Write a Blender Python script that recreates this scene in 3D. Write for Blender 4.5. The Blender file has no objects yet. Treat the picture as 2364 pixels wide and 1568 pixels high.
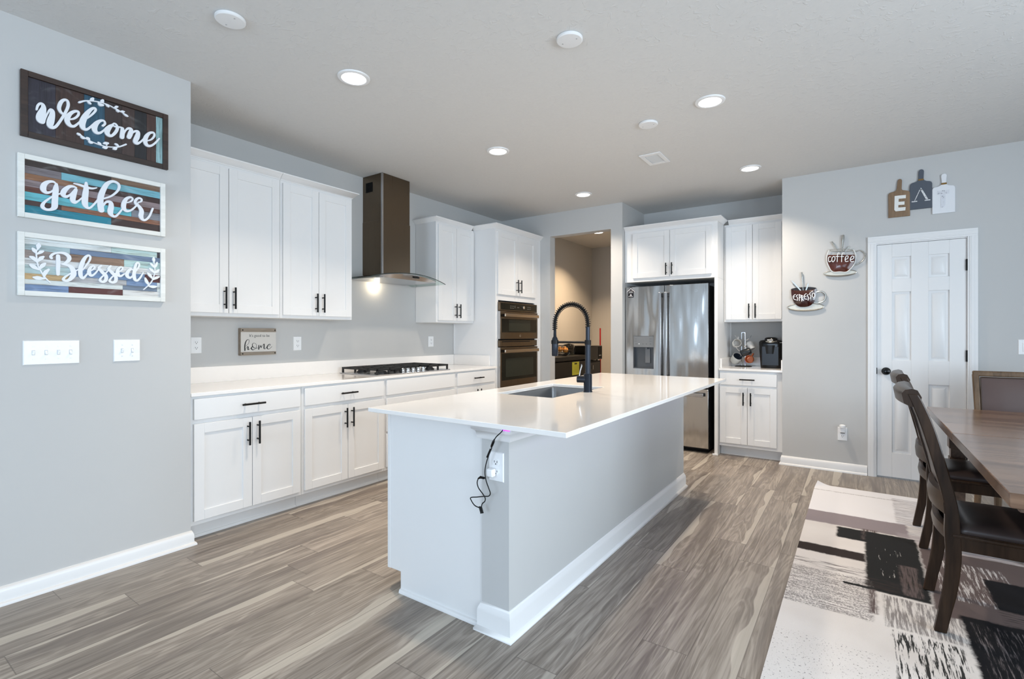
import bpy, bmesh, math, random
from mathutils import Vector, Matrix
random.seed(7)
S = bpy.context.scene
COL = S.collection
PI = math.pi
R = math.radians

def srgb(r, g, b, a=1.0):
    f = lambda c: (c/255/12.92) if c/255 <= .04045 else ((c/255+.055)/1.055)**2.4
    return (f(r), f(g), f(b), a)


# ------------------------------------------------------------------ look: exposure, light powers, paint colours
EXPO = -0.45
P_REAR, P_REAR2, P_SIDE, P_SIDE2 = 150, 26, 185, 110
P_DOWN = 20
C_WALL = (192, 192, 191); C_CAB = (228, 228, 228); C_QUARTZ = (239, 236, 233)
C_CEIL = (212, 211, 209); C_CEIL0 = (206, 205, 203)
FL_DARK = (110, 100, 90); FL_LIGHT = (164, 154, 143); FL_HEART = (95, 85, 79); FL_SAP0 = (170, 161, 148); FL_SAP1 = (196, 187, 174)
LED, P_HOOD, P_PANTRY, CKY = 5.0, 1.6, 42, 3.25

# ------------------------------------------------------------------ camera
cam_d = bpy.data.cameras.new('camera')
cam = bpy.data.objects.new('camera', cam_d)
COL.objects.link(cam)
cam.location = (0, 0, 1.256)
cam.rotation_euler = (R(90), 0, R(34.77))
cam_d.sensor_width = 36
cam_d.lens = 36*1150/2364
cam_d.shift_y = -12.5/2364
cam_d.clip_start = .05
S.camera = cam

# ------------------------------------------------------------------ world, daylight, exposure
S.view_settings.view_transform = 'Standard'
S.view_settings.look = 'None'
S.view_settings.gamma = 1
S.view_settings.use_curve_mapping = False
S.view_settings.exposure = EXPO
try:
    S.cycles.use_denoising = True
    S.cycles.max_bounces = 10
    S.cycles.diffuse_bounces = 6
    S.cycles.sample_clamp_indirect = 6
except Exception:
    pass
wd = bpy.data.worlds.new('sky'); S.world = wd
wd.use_nodes = True
_bg = wd.node_tree.nodes['Background']
_bg.inputs[0].default_value = (.72, .86, 1, 1)
_bg.inputs[1].default_value = 1.2

def area_light(name, loc, rot, sx, sy, power, color):
    d = bpy.data.lights.new(name, 'AREA'); d.shape = 'RECTANGLE'
    d.size = sx; d.size_y = sy; d.energy = power; d.color = color
    o = bpy.data.objects.new(name, d); COL.objects.link(o)
    o.location = loc; o.rotation_euler = rot
    return o
DAY = (.63, .80, 1.0)        # sky light from behind the camera
DAY_SIDE = (.75, .88, 1.0)   # softer light from the dining side
# daylight coming through the glazed doors behind the camera and the windows of the dining side
area_light('daylight_rear_door', (-1.6, -3.97, 1.15), (R(90), 0, 0), 2.3, 2.1, P_REAR, DAY)
area_light('daylight_rear_window', (1.4, -3.97, 1.45), (R(90), 0, 0), 1.7, 1.4, P_REAR2, DAY)
area_light('daylight_side_window', (2.87, 1.7, 1.45), (0, R(90), 0), 1.4, 2.2, P_SIDE, DAY_SIDE)
area_light('daylight_side_glass', (2.87, -1.2, 1.25), (0, R(90), 0), 2.1, 2.0, P_SIDE2, DAY_SIDE)

# ------------------------------------------------------------------ geometry helpers
class MB:
    def __init__(s): s.b = bmesh.new()
    def quad(s, pts):
        vs = [s.b.verts.new(p) for p in pts]
        return s.b.faces.new(vs)
    def box(s, x0, x1, y0, y1, z0, z1):
        x0, x1 = sorted((x0, x1)); y0, y1 = sorted((y0, y1)); z0, z1 = sorted((z0, z1))
        v = [s.b.verts.new(p) for p in ((x0,y0,z0),(x1,y0,z0),(x1,y1,z0),(x0,y1,z0),(x0,y0,z1),(x1,y0,z1),(x1,y1,z1),(x0,y1,z1))]
        fs = []
        for f in ((0,3,2,1),(4,5,6,7),(0,1,5,4),(1,2,6,5),(2,3,7,6),(3,0,4,7)):
            fs.append(s.b.faces.new([v[i] for i in f]))
        return fs
    def fbox(s, F, u0, u1, n0, n1, z0, z1):
        a = F(u0, n0, z0); b = F(u1, n1, z1)
        return s.box(a[0], b[0], a[1], b[1], a[2], b[2])
    def frustum(s, F, u0, u1, z0, z1, n0, n1, d):
        a = [s.b.verts.new(F(*p)) for p in ((u0,n0,z0),(u1,n0,z0),(u1,n0,z1),(u0,n0,z1))]
        c = [s.b.verts.new(F(*p)) for p in ((u0+d,n1,z0+d),(u1-d,n1,z0+d),(u1-d,n1,z1-d),(u0+d,n1,z1-d))]
        s.b.faces.new(c)
        for i in range(4):
            j = (i+1) % 4
            s.b.faces.new((a[i], a[j], c[j], c[i]))
    def prism(s, pts, F, n0, n1):
        """pts: (u,z) outline in frame F, between depths n0 and n1"""
        a = [s.b.verts.new(F(u, n0, z)) for u, z in pts]
        c = [s.b.verts.new(F(u, n1, z)) for u, z in pts]
        s.b.faces.new(a); s.b.faces.new(c[::-1])
        for i in range(len(pts)):
            j = (i+1) % len(pts)
            s.b.faces.new((a[i], c[i], c[j], a[j]))
    def tube(s, pts, r, seg=10, cap=True, flat=None):
        pts = [Vector(p) for p in pts]; n = len(pts)
        rr = r if isinstance(r, (list, tuple)) else [r]*n
        rings = []; up = None
        for i, p in enumerate(pts):
            t = (pts[min(i+1, n-1)]-pts[max(i-1, 0)]).normalized()
            if up is None:
                up = Vector((0,0,1)) if abs(t.z) < .9 else Vector((1,0,0))
            up = (up - t*up.dot(t))
            if up.length < 1e-6: up = t.orthogonal()
            up.normalize(); sd = t.cross(up)
            ring = []
            for k in range(seg):
                a = 2*PI*k/seg
                ring.append(s.b.verts.new(p + up*math.cos(a)*rr[i] + sd*math.sin(a)*rr[i]))
            rings.append(ring)
        for i in range(n-1):
            for k in range(seg):
                m = (k+1) % seg
                s.b.faces.new((rings[i][k], rings[i][m], rings[i+1][m], rings[i+1][k]))
        if cap:
            s.b.faces.new(rings[0][::-1]); s.b.faces.new(rings[-1])
    def cyl(s, p0, p1, r, seg=20, r1=None):
        s.tube([p0, p1], [r, r if r1 is None else r1], seg)
    def lathe(s, prof, c, seg=32, axis='z', cap=False):
        """prof: (r, h) pairs turned round an axis through c"""
        rings = []
        for r, h in prof:
            ring = []
            for k in range(seg):
                a = 2*PI*k/seg
                x, y = r*math.cos(a), r*math.sin(a)
                p = {'z': (x, y, h), 'x': (h, x, y), 'y': (y, h, x)}[axis]
                ring.append(s.b.verts.new((c[0]+p[0], c[1]+p[1], c[2]+p[2])))
            rings.append(ring)
        for i in range(len(rings)-1):
            for k in range(seg):
                m = (k+1) % seg
                s.b.faces.new((rings[i][k], rings[i][m], rings[i+1][m], rings[i+1][k]))
        if cap:
            s.b.faces.new(rings[0][::-1]); s.b.faces.new(rings[-1])
    def sweep(s, path, prof, closed=False):
        """profile (outward, z) swept along a plan path with mitred corners; outward is to the right of travel"""
        n = len(path); rings = []
        for i in range(n):
            p = Vector(path[i])
            ds = []
            if i > 0 or closed: ds.append((p-Vector(path[i-1])).normalized())
            if i < n-1 or closed: ds.append((Vector(path[(i+1) % n])-p).normalized())
            ns = [Vector((d.y, -d.x)) for d in ds]
            if len(ns) == 2:
                m = (ns[0]+ns[1]).normalized(); k = 1/max(.2, m.dot(ns[0]))
            else: m = ns[0]; k = 1
            rings.append([s.b.verts.new((p.x+m.x*k*o, p.y+m.y*k*o, z)) for o, z in prof])
        for i in range(n if closed else n-1):
            a, c = rings[i], rings[(i+1) % n]
            for k in range(len(prof)):
                m = (k+1) % len(prof)
                s.b.faces.new((a[k], a[m], c[m], c[k]))
        if not closed:
            s.b.faces.new(rings[0][::-1]); s.b.faces.new(rings[-1])
    def ball(s, c, rx, ry=None, rz=None, seg=20, rings=12):
        ry = ry or rx; rz = rz or rx
        m = Matrix.Translation(c) @ Matrix.Diagonal((rx, ry, rz, 1))
        bmesh.ops.create_uvsphere(s.b, u_segments=seg, v_segments=rings, radius=1, matrix=m)
    def done(s, name, mat, parent=None, bevel=0, sharp=35, seg=2, subsurf=0, flat=False):
        b = s.b
        bmesh.ops.recalc_face_normals(b, faces=b.faces)
        for f in b.faces: f.smooth = not flat
        for e in b.edges:
            if len(e.link_faces) == 2:
                e.smooth = e.calc_face_angle(0) < R(sharp)
            else: e.smooth = False
        base = Vector((0,0,0)); q = parent
        while q is not None:
            base += q.location; q = q.parent
        bmesh.ops.translate(b, verts=b.verts, vec=-base)
        me = bpy.data.meshes.new(name); b.to_mesh(me); b.free()
        o = bpy.data.objects.new(name, me); COL.objects.link(o)
        if mat: me.materials.append(mat)
        if parent: o.parent = parent
        if bevel:
            m = o.modifiers.new('bevel', 'BEVEL'); m.width = bevel; m.segments = seg
            m.limit_method = 'ANGLE'; m.angle_limit = R(40); m.harden_normals = False
        if subsurf:
            m = o.modifiers.new('subsurf', 'SUBSURF'); m.levels = subsurf; m.render_levels = subsurf
        return o

def FX(x0):            # frame of a surface that faces +x: u runs along +y
    return lambda u, n, z: (x0+n, u, z)
def FY(y0):            # frame of a surface that faces -y: u runs along +x
    return lambda u, n, z: (u, y0-n, z)
def FZ(z0):            # lying flat: u = x, third = y, n up
    return lambda u, n, v: (u, v, z0+n)
def FDOWN(z0):
    return lambda u, n, v: (u, v, z0-n)

def thing(name, label, cat, loc=(0,0,0), group=None):
    o = bpy.data.objects.new(name, None); COL.objects.link(o)
    o.location = loc; o.empty_display_size = .05
    o['label'] = label; o['category'] = cat
    if group: o['group'] = group
    return o
def tag(o, label, cat, group=None):
    o['label'] = label; o['category'] = cat
    if group: o['group'] = group
    return o
def struct(o):
    o['kind'] = 'structure'; return o
def dup(root, loc, label, group=None):
    r = root.copy(); COL.objects.link(r); r.location = loc; r['label'] = label
    if group: r['group'] = group
    for ch in list(root.children):
        c = ch.copy(); COL.objects.link(c); c.parent = r
        for g in list(ch.children):
            d = g.copy(); COL.objects.link(d); d.parent = c
    return r

def text_into(mb, body, F, u, z, size, n0, n1, align='CENTER', sx=1.0):
    cu = bpy.data.curves.new('t', 'FONT'); cu.body = body; cu.size = size
    cu.align_x = align; cu.align_y = 'CENTER'; cu.resolution_u = 4
    ob = bpy.data.objects.new('t', cu); COL.objects.link(ob)
    dg = bpy.context.evaluated_depsgraph_get()
    me = bpy.data.meshes.new_from_object(ob.evaluated_get(dg))
    off = len(mb.b.verts)
    vs = [mb.b.verts.new(F(u+v.co.x*sx, n1, z+v.co.y)) for v in me.vertices]
    lo = [mb.b.verts.new(F(u+v.co.x*sx, n0, z+v.co.y)) for v in me.vertices]
    cnt = {}
    for p in me.polygons:
        try: mb.b.faces.new([vs[i] for i in p.vertices])
        except ValueError: pass
        vv = list(p.vertices)
        for a, c in zip(vv, vv[1:]+vv[:1]):
            cnt.setdefault(tuple(sorted((a, c))), []).append((a, c))
    for k, l in cnt.items():
        if len(l) == 1:
            a, c = l[0]
            mb.b.faces.new((vs[a], vs[c], lo[c], lo[a]))
    bpy.data.objects.remove(ob); bpy.data.meshes.remove(me); bpy.data.curves.remove(cu)

def catmull(P, k=6):
    if len(P) < 3:
        return [tuple(P[0][i]+(P[1][i]-P[0][i])*t/k for i in range(len(P[0]))) for t in range(k+1)]
    out = []
    for i in range(len(P)-1):
        a = P[max(i-1,0)]; b = P[i]; c = P[i+1]; d = P[min(i+2, len(P)-1)]
        for t in range(k):
            t /= k
            out.append(tuple(.5*(2*b[j]+(c[j]-a[j])*t+(2*a[j]-5*b[j]+4*c[j]-d[j])*t*t+(3*b[j]-a[j]-3*c[j]+d[j])*t**3) for j in range(len(b))))
    out.append(tuple(P[-1]))
    return out

def brush(mb, F, strokes, cu, cz, n0, n1, mind=.0):
    """brush lettering: ribbons of varying width with round ends, cut from sheet n0..n1 thick"""
    for idx, st in enumerate(strokes):
        P = [(cu+p[0]/1000, cz+p[1]/1000, max(p[2], 1)/2000) for p in st]
        C = catmull(P, 6)
        L = []; Rr = []
        e = idx*1e-4
        for i, (u, z, w) in enumerate(C):
            a = C[max(i-1,0)]; b = C[min(i+1, len(C)-1)]
            dx, dz = b[0]-a[0], b[1]-a[1]; l = math.hypot(dx, dz) or 1
            nx, nz = -dz/l, dx/l
            L.append((u+nx*w, z+nz*w)); Rr.append((u-nx*w, z-nz*w))
        def ring(pts, n): return [mb.b.verts.new(F(p[0], n+e+(k*6e-6 if n == n1 else 0), p[1])) for k, p in enumerate(pts)]
        lf, rf, lb, rb = ring(L, n1), ring(Rr, n1), ring(L, n0), ring(Rr, n0)
        for i in range(len(C)-1):
            mb.b.faces.new((lf[i], rf[i], rf[i+1], lf[i+1]))
            mb.b.faces.new((lf[i], lf[i+1], lb[i+1], lb[i]))
            mb.b.faces.new((rf[i], rb[i], rb[i+1], rf[i+1]))
        for (u, z, w), ne in ((C[0], 0), (C[-1], len(C)*6e-6)):
            K = 12
            pts = [(u+w*math.cos(2*PI*k/K), z+w*math.sin(2*PI*k/K)) for k in range(K)]
            f, bk = ring(pts, n1+ne+3e-5), ring(pts, n0)
            mb.b.faces.new(f)
            for k in range(K): mb.b.faces.new((f[k], f[(k+1) % K], bk[(k+1) % K], bk[k]))

# ------------------------------------------------------------------ materials
MAT = {}
def nt(name):
    m = bpy.data.materials.new(name); m.use_nodes = True
    t = m.node_tree
    return m, t, t.nodes['Principled BSDF']
class G:
    """tiny node-graph writer"""
    def __init__(s, t): s.t = t
    def n(s, typ, **k):
        x = s.t.nodes.new(typ)
        for a, v in k.items(): setattr(x, a, v)
        return x
    def put(s, sock, v):
        if isinstance(v, bpy.types.NodeSocket): s.t.links.new(v, sock)
        else: sock.default_value = v
    def math(s, op, a, b=0.0, c=None, clamp=False):
        x = s.n('ShaderNodeMath', operation=op, use_clamp=clamp)
        s.put(x.inputs[0], a); s.put(x.inputs[1], b)
        if c is not None: s.put(x.inputs[2], c)
        return x.outputs[0]
    def mix(s, f, a, b, blend='MIX'):
        x = s.n('ShaderNodeMix', data_type='RGBA', blend_type=blend)
        s.put(x.inputs[0], f); s.put(x.inputs[6], a); s.put(x.inputs[7], b)
        return x.outputs[2]
    def noise(s, vec, scale, detail=3, rough=.5, dist=0.0):
        x = s.n('ShaderNodeTexNoise'); s.put(x.inputs['Vector'], vec)
        x.inputs['Scale'].default_value = scale; x.inputs['Detail'].default_value = detail
        x.inputs['Roughness'].default_value = rough; x.inputs['Distortion'].default_value = dist
        return x.outputs[0]
    def smooth(s, v, a, b, lo=0.0, hi=1.0):
        x = s.n('ShaderNodeMapRange', interpolation_type='SMOOTHSTEP')
        s.put(x.inputs[0], v); s.put(x.inputs[1], a); s.put(x.inputs[2], b)
        x.inputs[3].default_value = lo; x.inputs[4].default_value = hi
        return x.outputs[0]
    def xyz(s, v):
        x = s.n('ShaderNodeSeparateXYZ'); s.put(x.inputs[0], v); return x.outputs
    def vec(s, x, y, z):
        c = s.n('ShaderNodeCombineXYZ')
        for i, v in enumerate((x, y, z)): s.put(c.inputs[i], v)
        return c.outputs[0]
    def pos(s): return s.n('ShaderNodeNewGeometry').outputs['Position']
    def objc(s): return s.n('ShaderNodeTexCoord').outputs['Object']
    def mapping(s, v, sc):
        x = s.n('ShaderNodeMapping'); s.put(x.inputs[0], v); x.inputs['Scale'].default_value = sc
        return x.outputs[0]
    def bump(s, h, strength, dist=.01):
        x = s.n('ShaderNodeBump'); s.put(x.inputs['Height'], h)
        x.inputs['Strength'].default_value = strength; x.inputs['Distance'].default_value = dist
        return x.outputs[0]
    def rand(s, v):
        x = s.n('ShaderNodeTexWhiteNoise', noise_dimensions='2D'); s.put(x.inputs['Vector'], v)
        return x.outputs

def plain(name, col, rough=.5, metal=0.0, spec=.5, var=.04, bump=0.0, bscale=200, coat=0.0, emit=None, es=0, trans=0, ior=1.45, scale=6):
    if name in MAT: return MAT[name]
    m, t, p = nt(name); g = G(t)
    c = g.objc()
    n = g.noise(c, scale, 3)
    d = tuple(max(0, x*(1-var)) for x in col[:3])+(1,)
    g.put(p.inputs['Base Color'], g.mix(n, d, col))
    p.inputs['Roughness'].default_value = rough; p.inputs['Metallic'].default_value = metal
    p.inputs['Specular IOR Level'].default_value = spec; p.inputs['IOR'].default_value = ior
    if coat: p.inputs['Coat Weight'].default_value = coat
    if trans: p.inputs['Transmission Weight'].default_value = trans
    if emit:
        p.inputs['Emission Color'].default_value = emit; p.inputs['Emission Strength'].default_value = es
    if bump:
        g.put(p.inputs['Normal'], g.bump(g.noise(c, bscale, 4), bump, .002))
    MAT[name] = m
    return m

def brushed(name, col, rough=.25, axis='z', wave=0.0, streak=.25):
    """brushed metal; wave gives the gentle buckling of thin sheet"""
    if name in MAT: return MAT[name]
    m, t, p = nt(name); g = G(t); c = g.objc()
    sc = {'z': (260, 260, 3), 'h': (3, 3, 260)}[axis]
    n = g.noise(g.mapping(c, sc), 1, 2)
    g.put(p.inputs['Base Color'], g.mix(n, tuple(x*(1-streak) for x in col[:3])+(1,), col))
    p.inputs['Metallic'].default_value = 1
    g.put(p.inputs['Roughness'], g.math('MULTIPLY_ADD', n, .12, rough-.06))
    h = g.math('MULTIPLY', n, .012)
    if wave:
        w = g.noise(g.mapping(c, (7, 1, 1.6)), 1, 1)
        h = g.math('ADD', h, g.math('MULTIPLY', w, wave))
    g.put(p.inputs['Normal'], g.bump(h, .35, .02))
    MAT[name] = m
    return m

def wood(name, c0, c1, axis='z', rough=.4, sc=1.0, coat=0.0, spec=.5):
    if name in MAT: return MAT[name]
    m, t, p = nt(name); g = G(t); c = g.objc()
    k = {'x': (2.5, 22, 22), 'y': (22, 2.5, 22), 'z': (22, 22, 2.5)}[axis]
    v = g.mapping(c, tuple(q*sc for q in k))
    a = g.noise(v, 1, 5, .6, .8); b = g.noise(g.mapping(c, tuple(q*sc*5 for q in k)), 1, 3)
    f = g.math('ADD', g.math('MULTIPLY', a, .75), g.math('MULTIPLY', b, .25))
    f = g.smooth(f, .32, .68)
    g.put(p.inputs['Base Color'], g.mix(f, c0, c1))
    p.inputs['Roughness'].default_value = rough; p.inputs['Specular IOR Level'].default_value = spec
    if coat: p.inputs['Coat Weight'].default_value = coat; p.inputs['Coat Roughness'].default_value = .15
    g.put(p.inputs['Normal'], g.bump(b, .06, .002))
    MAT[name] = m
    return m

wall_paint = plain('wall_paint', srgb(*C_WALL), .75, var=.02, bump=.05, bscale=120)
white_paint = plain('cabinet_paint', srgb(*C_CAB), .38, var=.015)
trim_paint = plain('trim_paint', srgb(228, 228, 228), .35, var=.01)
plastic_white = plain('white_plastic', srgb(236, 237, 238), .3, var=.01)
slot_dark = plain('slot_dark', srgb(60, 60, 62), .6)
quartz = plain('quartz', srgb(*C_QUARTZ), .12, var=.03, scale=30, coat=.3)
black_metal = plain('black_pull', srgb(11, 11, 12), .45, spec=.3)
black_gloss = plain('black_gloss', srgb(6, 6, 7), .16, spec=.3, coat=.12)
black_matte = plain('black_matte', srgb(10, 10, 11), .55, spec=.25)
slate_steel = brushed('slate_steel', srgb(114, 101, 86), .3, 'z', streak=.05)
steel = brushed('steel', srgb(200, 200, 202), .24, 'z')
steel_door = brushed('steel_door', srgb(200, 198, 196), .13, 'z', wave=1.6, streak=.10)
steel_sink = brushed('steel_sink', srgb(150, 152, 155), .32, 'h')
chrome = plain('chrome', srgb(225, 226, 228), .08, 1.0, var=.01)
faucet_black = plain('faucet_black', srgb(38, 42, 50), .3, .6, var=.02)

def floor_mat():
    m, t, p = nt('vinyl_plank'); g = G(t)
    x, y, z = g.xyz(g.pos())
    W, L = .182, 1.25
    xs = g.math('DIVIDE', x, W); row = g.math('FLOOR', xs); fx = g.math('FRACT', xs)
    ro = g.rand(g.vec(row, 3.1, 0))[0]
    ys = g.math('ADD', g.math('DIVIDE', y, L), g.math('MULTIPLY', ro, 7.3))
    col = g.math('FLOOR', ys); fy = g.math('FRACT', ys)
    idn = g.rand(g.vec(row, col, 0)); r0 = idn[0]
    rc = g.n('ShaderNodeSeparateColor'); g.put(rc.inputs[0], idn[1])
    r1, r2, r3 = rc.outputs
    off = g.math('MULTIPLY', r0, 40)
    # long streaky grain
    v1 = g.vec(g.math('MULTIPLY', x, 46), g.math('MULTIPLY', y, 1.3), off)
    fine = g.noise(v1, 1, 5, .62, .6)
    v2 = g.vec(g.math('MULTIPLY', x, 9), g.math('MULTIPLY', y, .9), off)
    swirl = g.noise(v2, 1, 2, .5, 1.2)
    ringf = g.math('SINE', g.math('MULTIPLY', swirl, 55))
    ring = g.smooth(ringf, -.3, 1.0)
    v4 = g.vec(g.math('MULTIPLY', x, 150), g.math('MULTIPLY', y, 7), off)
    pore = g.noise(v4, 1, 2, .6)
    f = g.math('ADD', g.math('MULTIPLY', fine, .66), g.math('MULTIPLY', ring, .105))
    f = g.math('ADD', f, g.math('MULTIPLY', pore, .30))
    f = g.smooth(f, .30, .76)
    base = g.mix(f, srgb(*FL_DARK), srgb(*FL_LIGHT))
    # tone from plank to plank and broad dark bands of heartwood
    band = g.noise(g.vec(g.math('MULTIPLY', x, 8), g.math('MULTIPLY', y, .7), off), 1, 2, .5, .5)
    base = g.mix(g.math('MULTIPLY', g.smooth(band, .48, .75), .62), base, srgb(*FL_HEART))
    tone = g.math('MULTIPLY_ADD', r1, .22, .88)
    tc = g.n('ShaderNodeCombineColor')
    for i in range(3): g.put(tc.inputs[i], tone)
    base = g.mix(1.0, base, tc.outputs[0], 'MULTIPLY')
    # pale sapwood strip along one edge of some planks
    wob = g.noise(g.vec(g.math('MULTIPLY', y, 2.0), off, 0), 1, 2, .5)
    wid = g.math('MULTIPLY_ADD', g.math('SUBTRACT', wob, .5), .8, g.math('MULTIPLY_ADD', r2, .58, -.24))
    side = g.math('GREATER_THAN', r3, .5)
    fe = g.math('ADD', g.math('MULTIPLY', fx, side), g.math('MULTIPLY', g.math('SUBTRACT', 1, fx), g.math('SUBTRACT', 1, side)))
    sap = g.smooth(g.math('SUBTRACT', wid, fe), -.01, .02)
    sapc = g.mix(fine, srgb(*FL_SAP0), srgb(*FL_SAP1))
    base = g.mix(g.math('MULTIPLY', sap, .72), base, sapc)
    # joints
    ex = g.math('MINIMUM', fx, g.math('SUBTRACT', 1, fx)); ey = g.math('MINIMUM', fy, g.math('SUBTRACT', 1, fy))
    jx = g.smooth(ex, .006, .014, 1, 0); jy = g.smooth(ey, .0008, .002, 1, 0)
    j = g.math('MAXIMUM', jx, jy)
    base = g.mix(g.math('MULTIPLY', j, .55), base, srgb(70, 62, 56))
    g.put(p.inputs['Base Color'], base)
    g.put(p.inputs['Roughness'], g.math('MULTIPLY_ADD', f, .12, .3))
    p.inputs['Specular IOR Level'].default_value = .45
    h = g.math('SUBTRACT', g.math('MULTIPLY', pore, .3), j)
    g.put(p.inputs['Normal'], g.bump(h, .12, .002))
    return m

def ceiling_mat():
    m, t, p = nt('ceiling_texture'); g = G(t); q = g.pos()
    a = g.noise(q, 16, 3, .6, 1.5); b = g.noise(g.mapping(q, (1, 1, 1)), 60, 2)
    splat = g.smooth(a, .56, .64)
    h = g.math('ADD', splat, g.math('MULTIPLY', b, .12))
    g.put(p.inputs['Base Color'], g.mix(b, srgb(*C_CEIL0), srgb(*C_CEIL)))
    p.inputs['Roughness'].default_value = .85
    g.put(p.inputs['Normal'], g.bump(h, .26, .004))
    return m

def planked(name, rough=.55, streak=.35, axis='u'):
    """painted reclaimed boards: each board's own colour sits on its faces, worn by streaky noise"""
    m, t, p = nt(name); g = G(t); c = g.objc()
    at = g.n('ShaderNodeAttribute', attribute_name='board'); 
    sc = (30, 6, 90) if axis == 'u' else (30, 90, 6)
    n = g.noise(g.mapping(c, sc), 1, 4, .65, .5); k = g.noise(g.mapping(c, (8, 9, 14)), 1, 3, .5, 1)
    d = g.mix(1.0, at.outputs['Color'], (.45, .42, .4, 1), 'MULTIPLY')
    base = g.mix(g.smooth(n, .42, .75), at.outputs['Color'], d)
    l = g.mix(.35, at.outputs['Color'], (.75, .78, .78, 1))
    base = g.mix(g.math('MULTIPLY', g.smooth(k, .55, .8), streak), base, l)
    g.put(p.inputs['Base Color'], base); p.inputs['Roughness'].default_value = rough
    g.put(p.inputs['Normal'], g.bump(n, .1, .002))
    return m

def rug_mat():
    m, t, p = nt('rug_pile'); g = G(t)
    q = g.pos(); x, y, z = g.xyz(q)
    wx = g.math('MULTIPLY', g.math('SUBTRACT', g.noise(q, 22, 4, .7), .5), .035)
    wy = g.math('MULTIPLY', g.math('SUBTRACT', g.noise(g.mapping(q, (1, 1, 5)), 25, 4, .7), .5), .03)
    X = g.math('ADD', x, wx); Y = g.math('ADD', y, wy)
    scratch_v = g.noise(g.mapping(q, (95, 6, 1)), 1, 4, .7)      # strokes running along y
    scratch_h = g.noise(g.mapping(q, (6, 110, 1)), 1, 4, .7)      # strokes running along x
    speck = g.noise(q, 120, 3, .7)
    def rect(x0, x1, y0, y1, s=.010):
        a = g.math('MULTIPLY', g.smooth(X, x0-s, x0+s), g.smooth(X, x1-s, x1+s, 1, 0))
        b = g.math('MULTIPLY', g.smooth(Y, y0-s, y0+s), g.smooth(Y, y1-s, y1+s, 1, 0))
        return g.math('MULTIPLY', a, b)
    base = g.mix(g.noise(q, 5, 3), srgb(206, 199, 194), srgb(222, 217, 213))
    def lay(base, mask, col, wear=None, lo=.35, hi=.6, amt=1.0):
        if wear is not None: mask = g.math('MULTIPLY', mask, g.smooth(wear, lo, hi))
        if amt != 1.0: mask = g.math('MULTIPLY', mask, amt)
        return g.mix(mask, base, col)
    CH = srgb(38, 38, 38); DK = srgb(52, 45, 43); MV = srgb(142, 132, 135); GR = srgb(128, 122, 120); BK = srgb(24, 24, 27); BR = srgb(98, 86, 84)
    B = base
    B = lay(B, rect(-.4, 2.6, 4.12, 4.9), srgb(226, 224, 226))
    B = lay(B, rect(.21, .9, 3.9, 4.75), srgb(170, 166, 170), scratch_h, .38, .62)
    B = lay(B, rect(-.4, .24, 4.68, 4.70, .003), GR, speck, .4, .5, .5)
    B = lay(B, rect(-.4, .26, 3.88, 4.13), MV)
    B = lay(B, rect(.2, .8, 3.75, 3.95), srgb(160, 150, 152), scratch_h, .3, .6)
    B = lay(B, rect(-.11, .28, 3.66, 3.86), CH)
    B = lay(B, rect(.02, .1, 3.70, 3.90), BR, scratch_v, .35, .6)
    B = lay(B, rect(.035, .285, 2.99, 3.86), CH)
    B = lay(B, rect(.09, .2, 3.2, 3.6), srgb(190, 186, 182), scratch_v, .62, .66)
    B = lay(B, rect(.18, .255, 3.02, 3.4), BR, scratch_v, .3, .6)
    B = lay(B, rect(-.4, .035, 3.335, 3.46), DK)
    B = lay(B, rect(-.4, .035, 3.12, 3.22), GR, scratch_h, .5, .58)
    B = lay(B, rect(-.4, .06, 2.66, 3.10), GR, g.math('ADD', g.math('MULTIPLY', scratch_h, .5), g.math('MULTIPLY', speck, .5)), .46, .54, .85)
    B = lay(B, rect(.03, .17, 3.02, 3.14), DK, scratch_h, .47, .55)
    B = lay(B, rect(-.06, .2, 2.995, 3.02, .004), CH)
    B = lay(B, rect(.045, .075, 2.74, 3.0), BR, scratch_v, .3, .5)
    B = lay(B, rect(.1, .37, 2.66, 2.97), GR, scratch_v, .42, .56, .9)
    B = lay(B, rect(.12, .345, 1.9, 2.64), srgb(52, 52, 50), scratch_v, .5, .56)
    B = lay(B, rect(-.4, .1, 1.9, 2.4), GR, speck, .62, .65)
    B = lay(B, rect(.29, 2.6, 2.9, 3.75), BR)
    B = lay(B, rect(.33, .62, 3.1, 3.6), srgb(196, 190, 188), scratch_v, .5, .6)
    B = lay(B, rect(.52, 2.6, 2.7, 3.45), BK)
    B = lay(B, rect(.37, 2.6, .8, 2.95), BK)
    B = lay(B, rect(.4, .6, 2.2, 2.9), srgb(120, 112, 112), scratch_v, .5, .68)
    B = lay(B, rect(.37, .7, 2.95, 3.1), BR, scratch_h, .3, .5)
    B = lay(B, rect(.5, 1.2, 1.2, 2.1), srgb(110, 118, 112), scratch_h, .5, .65)
    g.put(p.inputs['Base Color'], B)
    p.inputs['Roughness'].default_value = .95
    p.inputs['Specular IOR Level'].default_value = .15
    g.put(p.inputs['Normal'], g.bump(g.noise(q, 500, 2), .5, .004))
    return m

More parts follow.
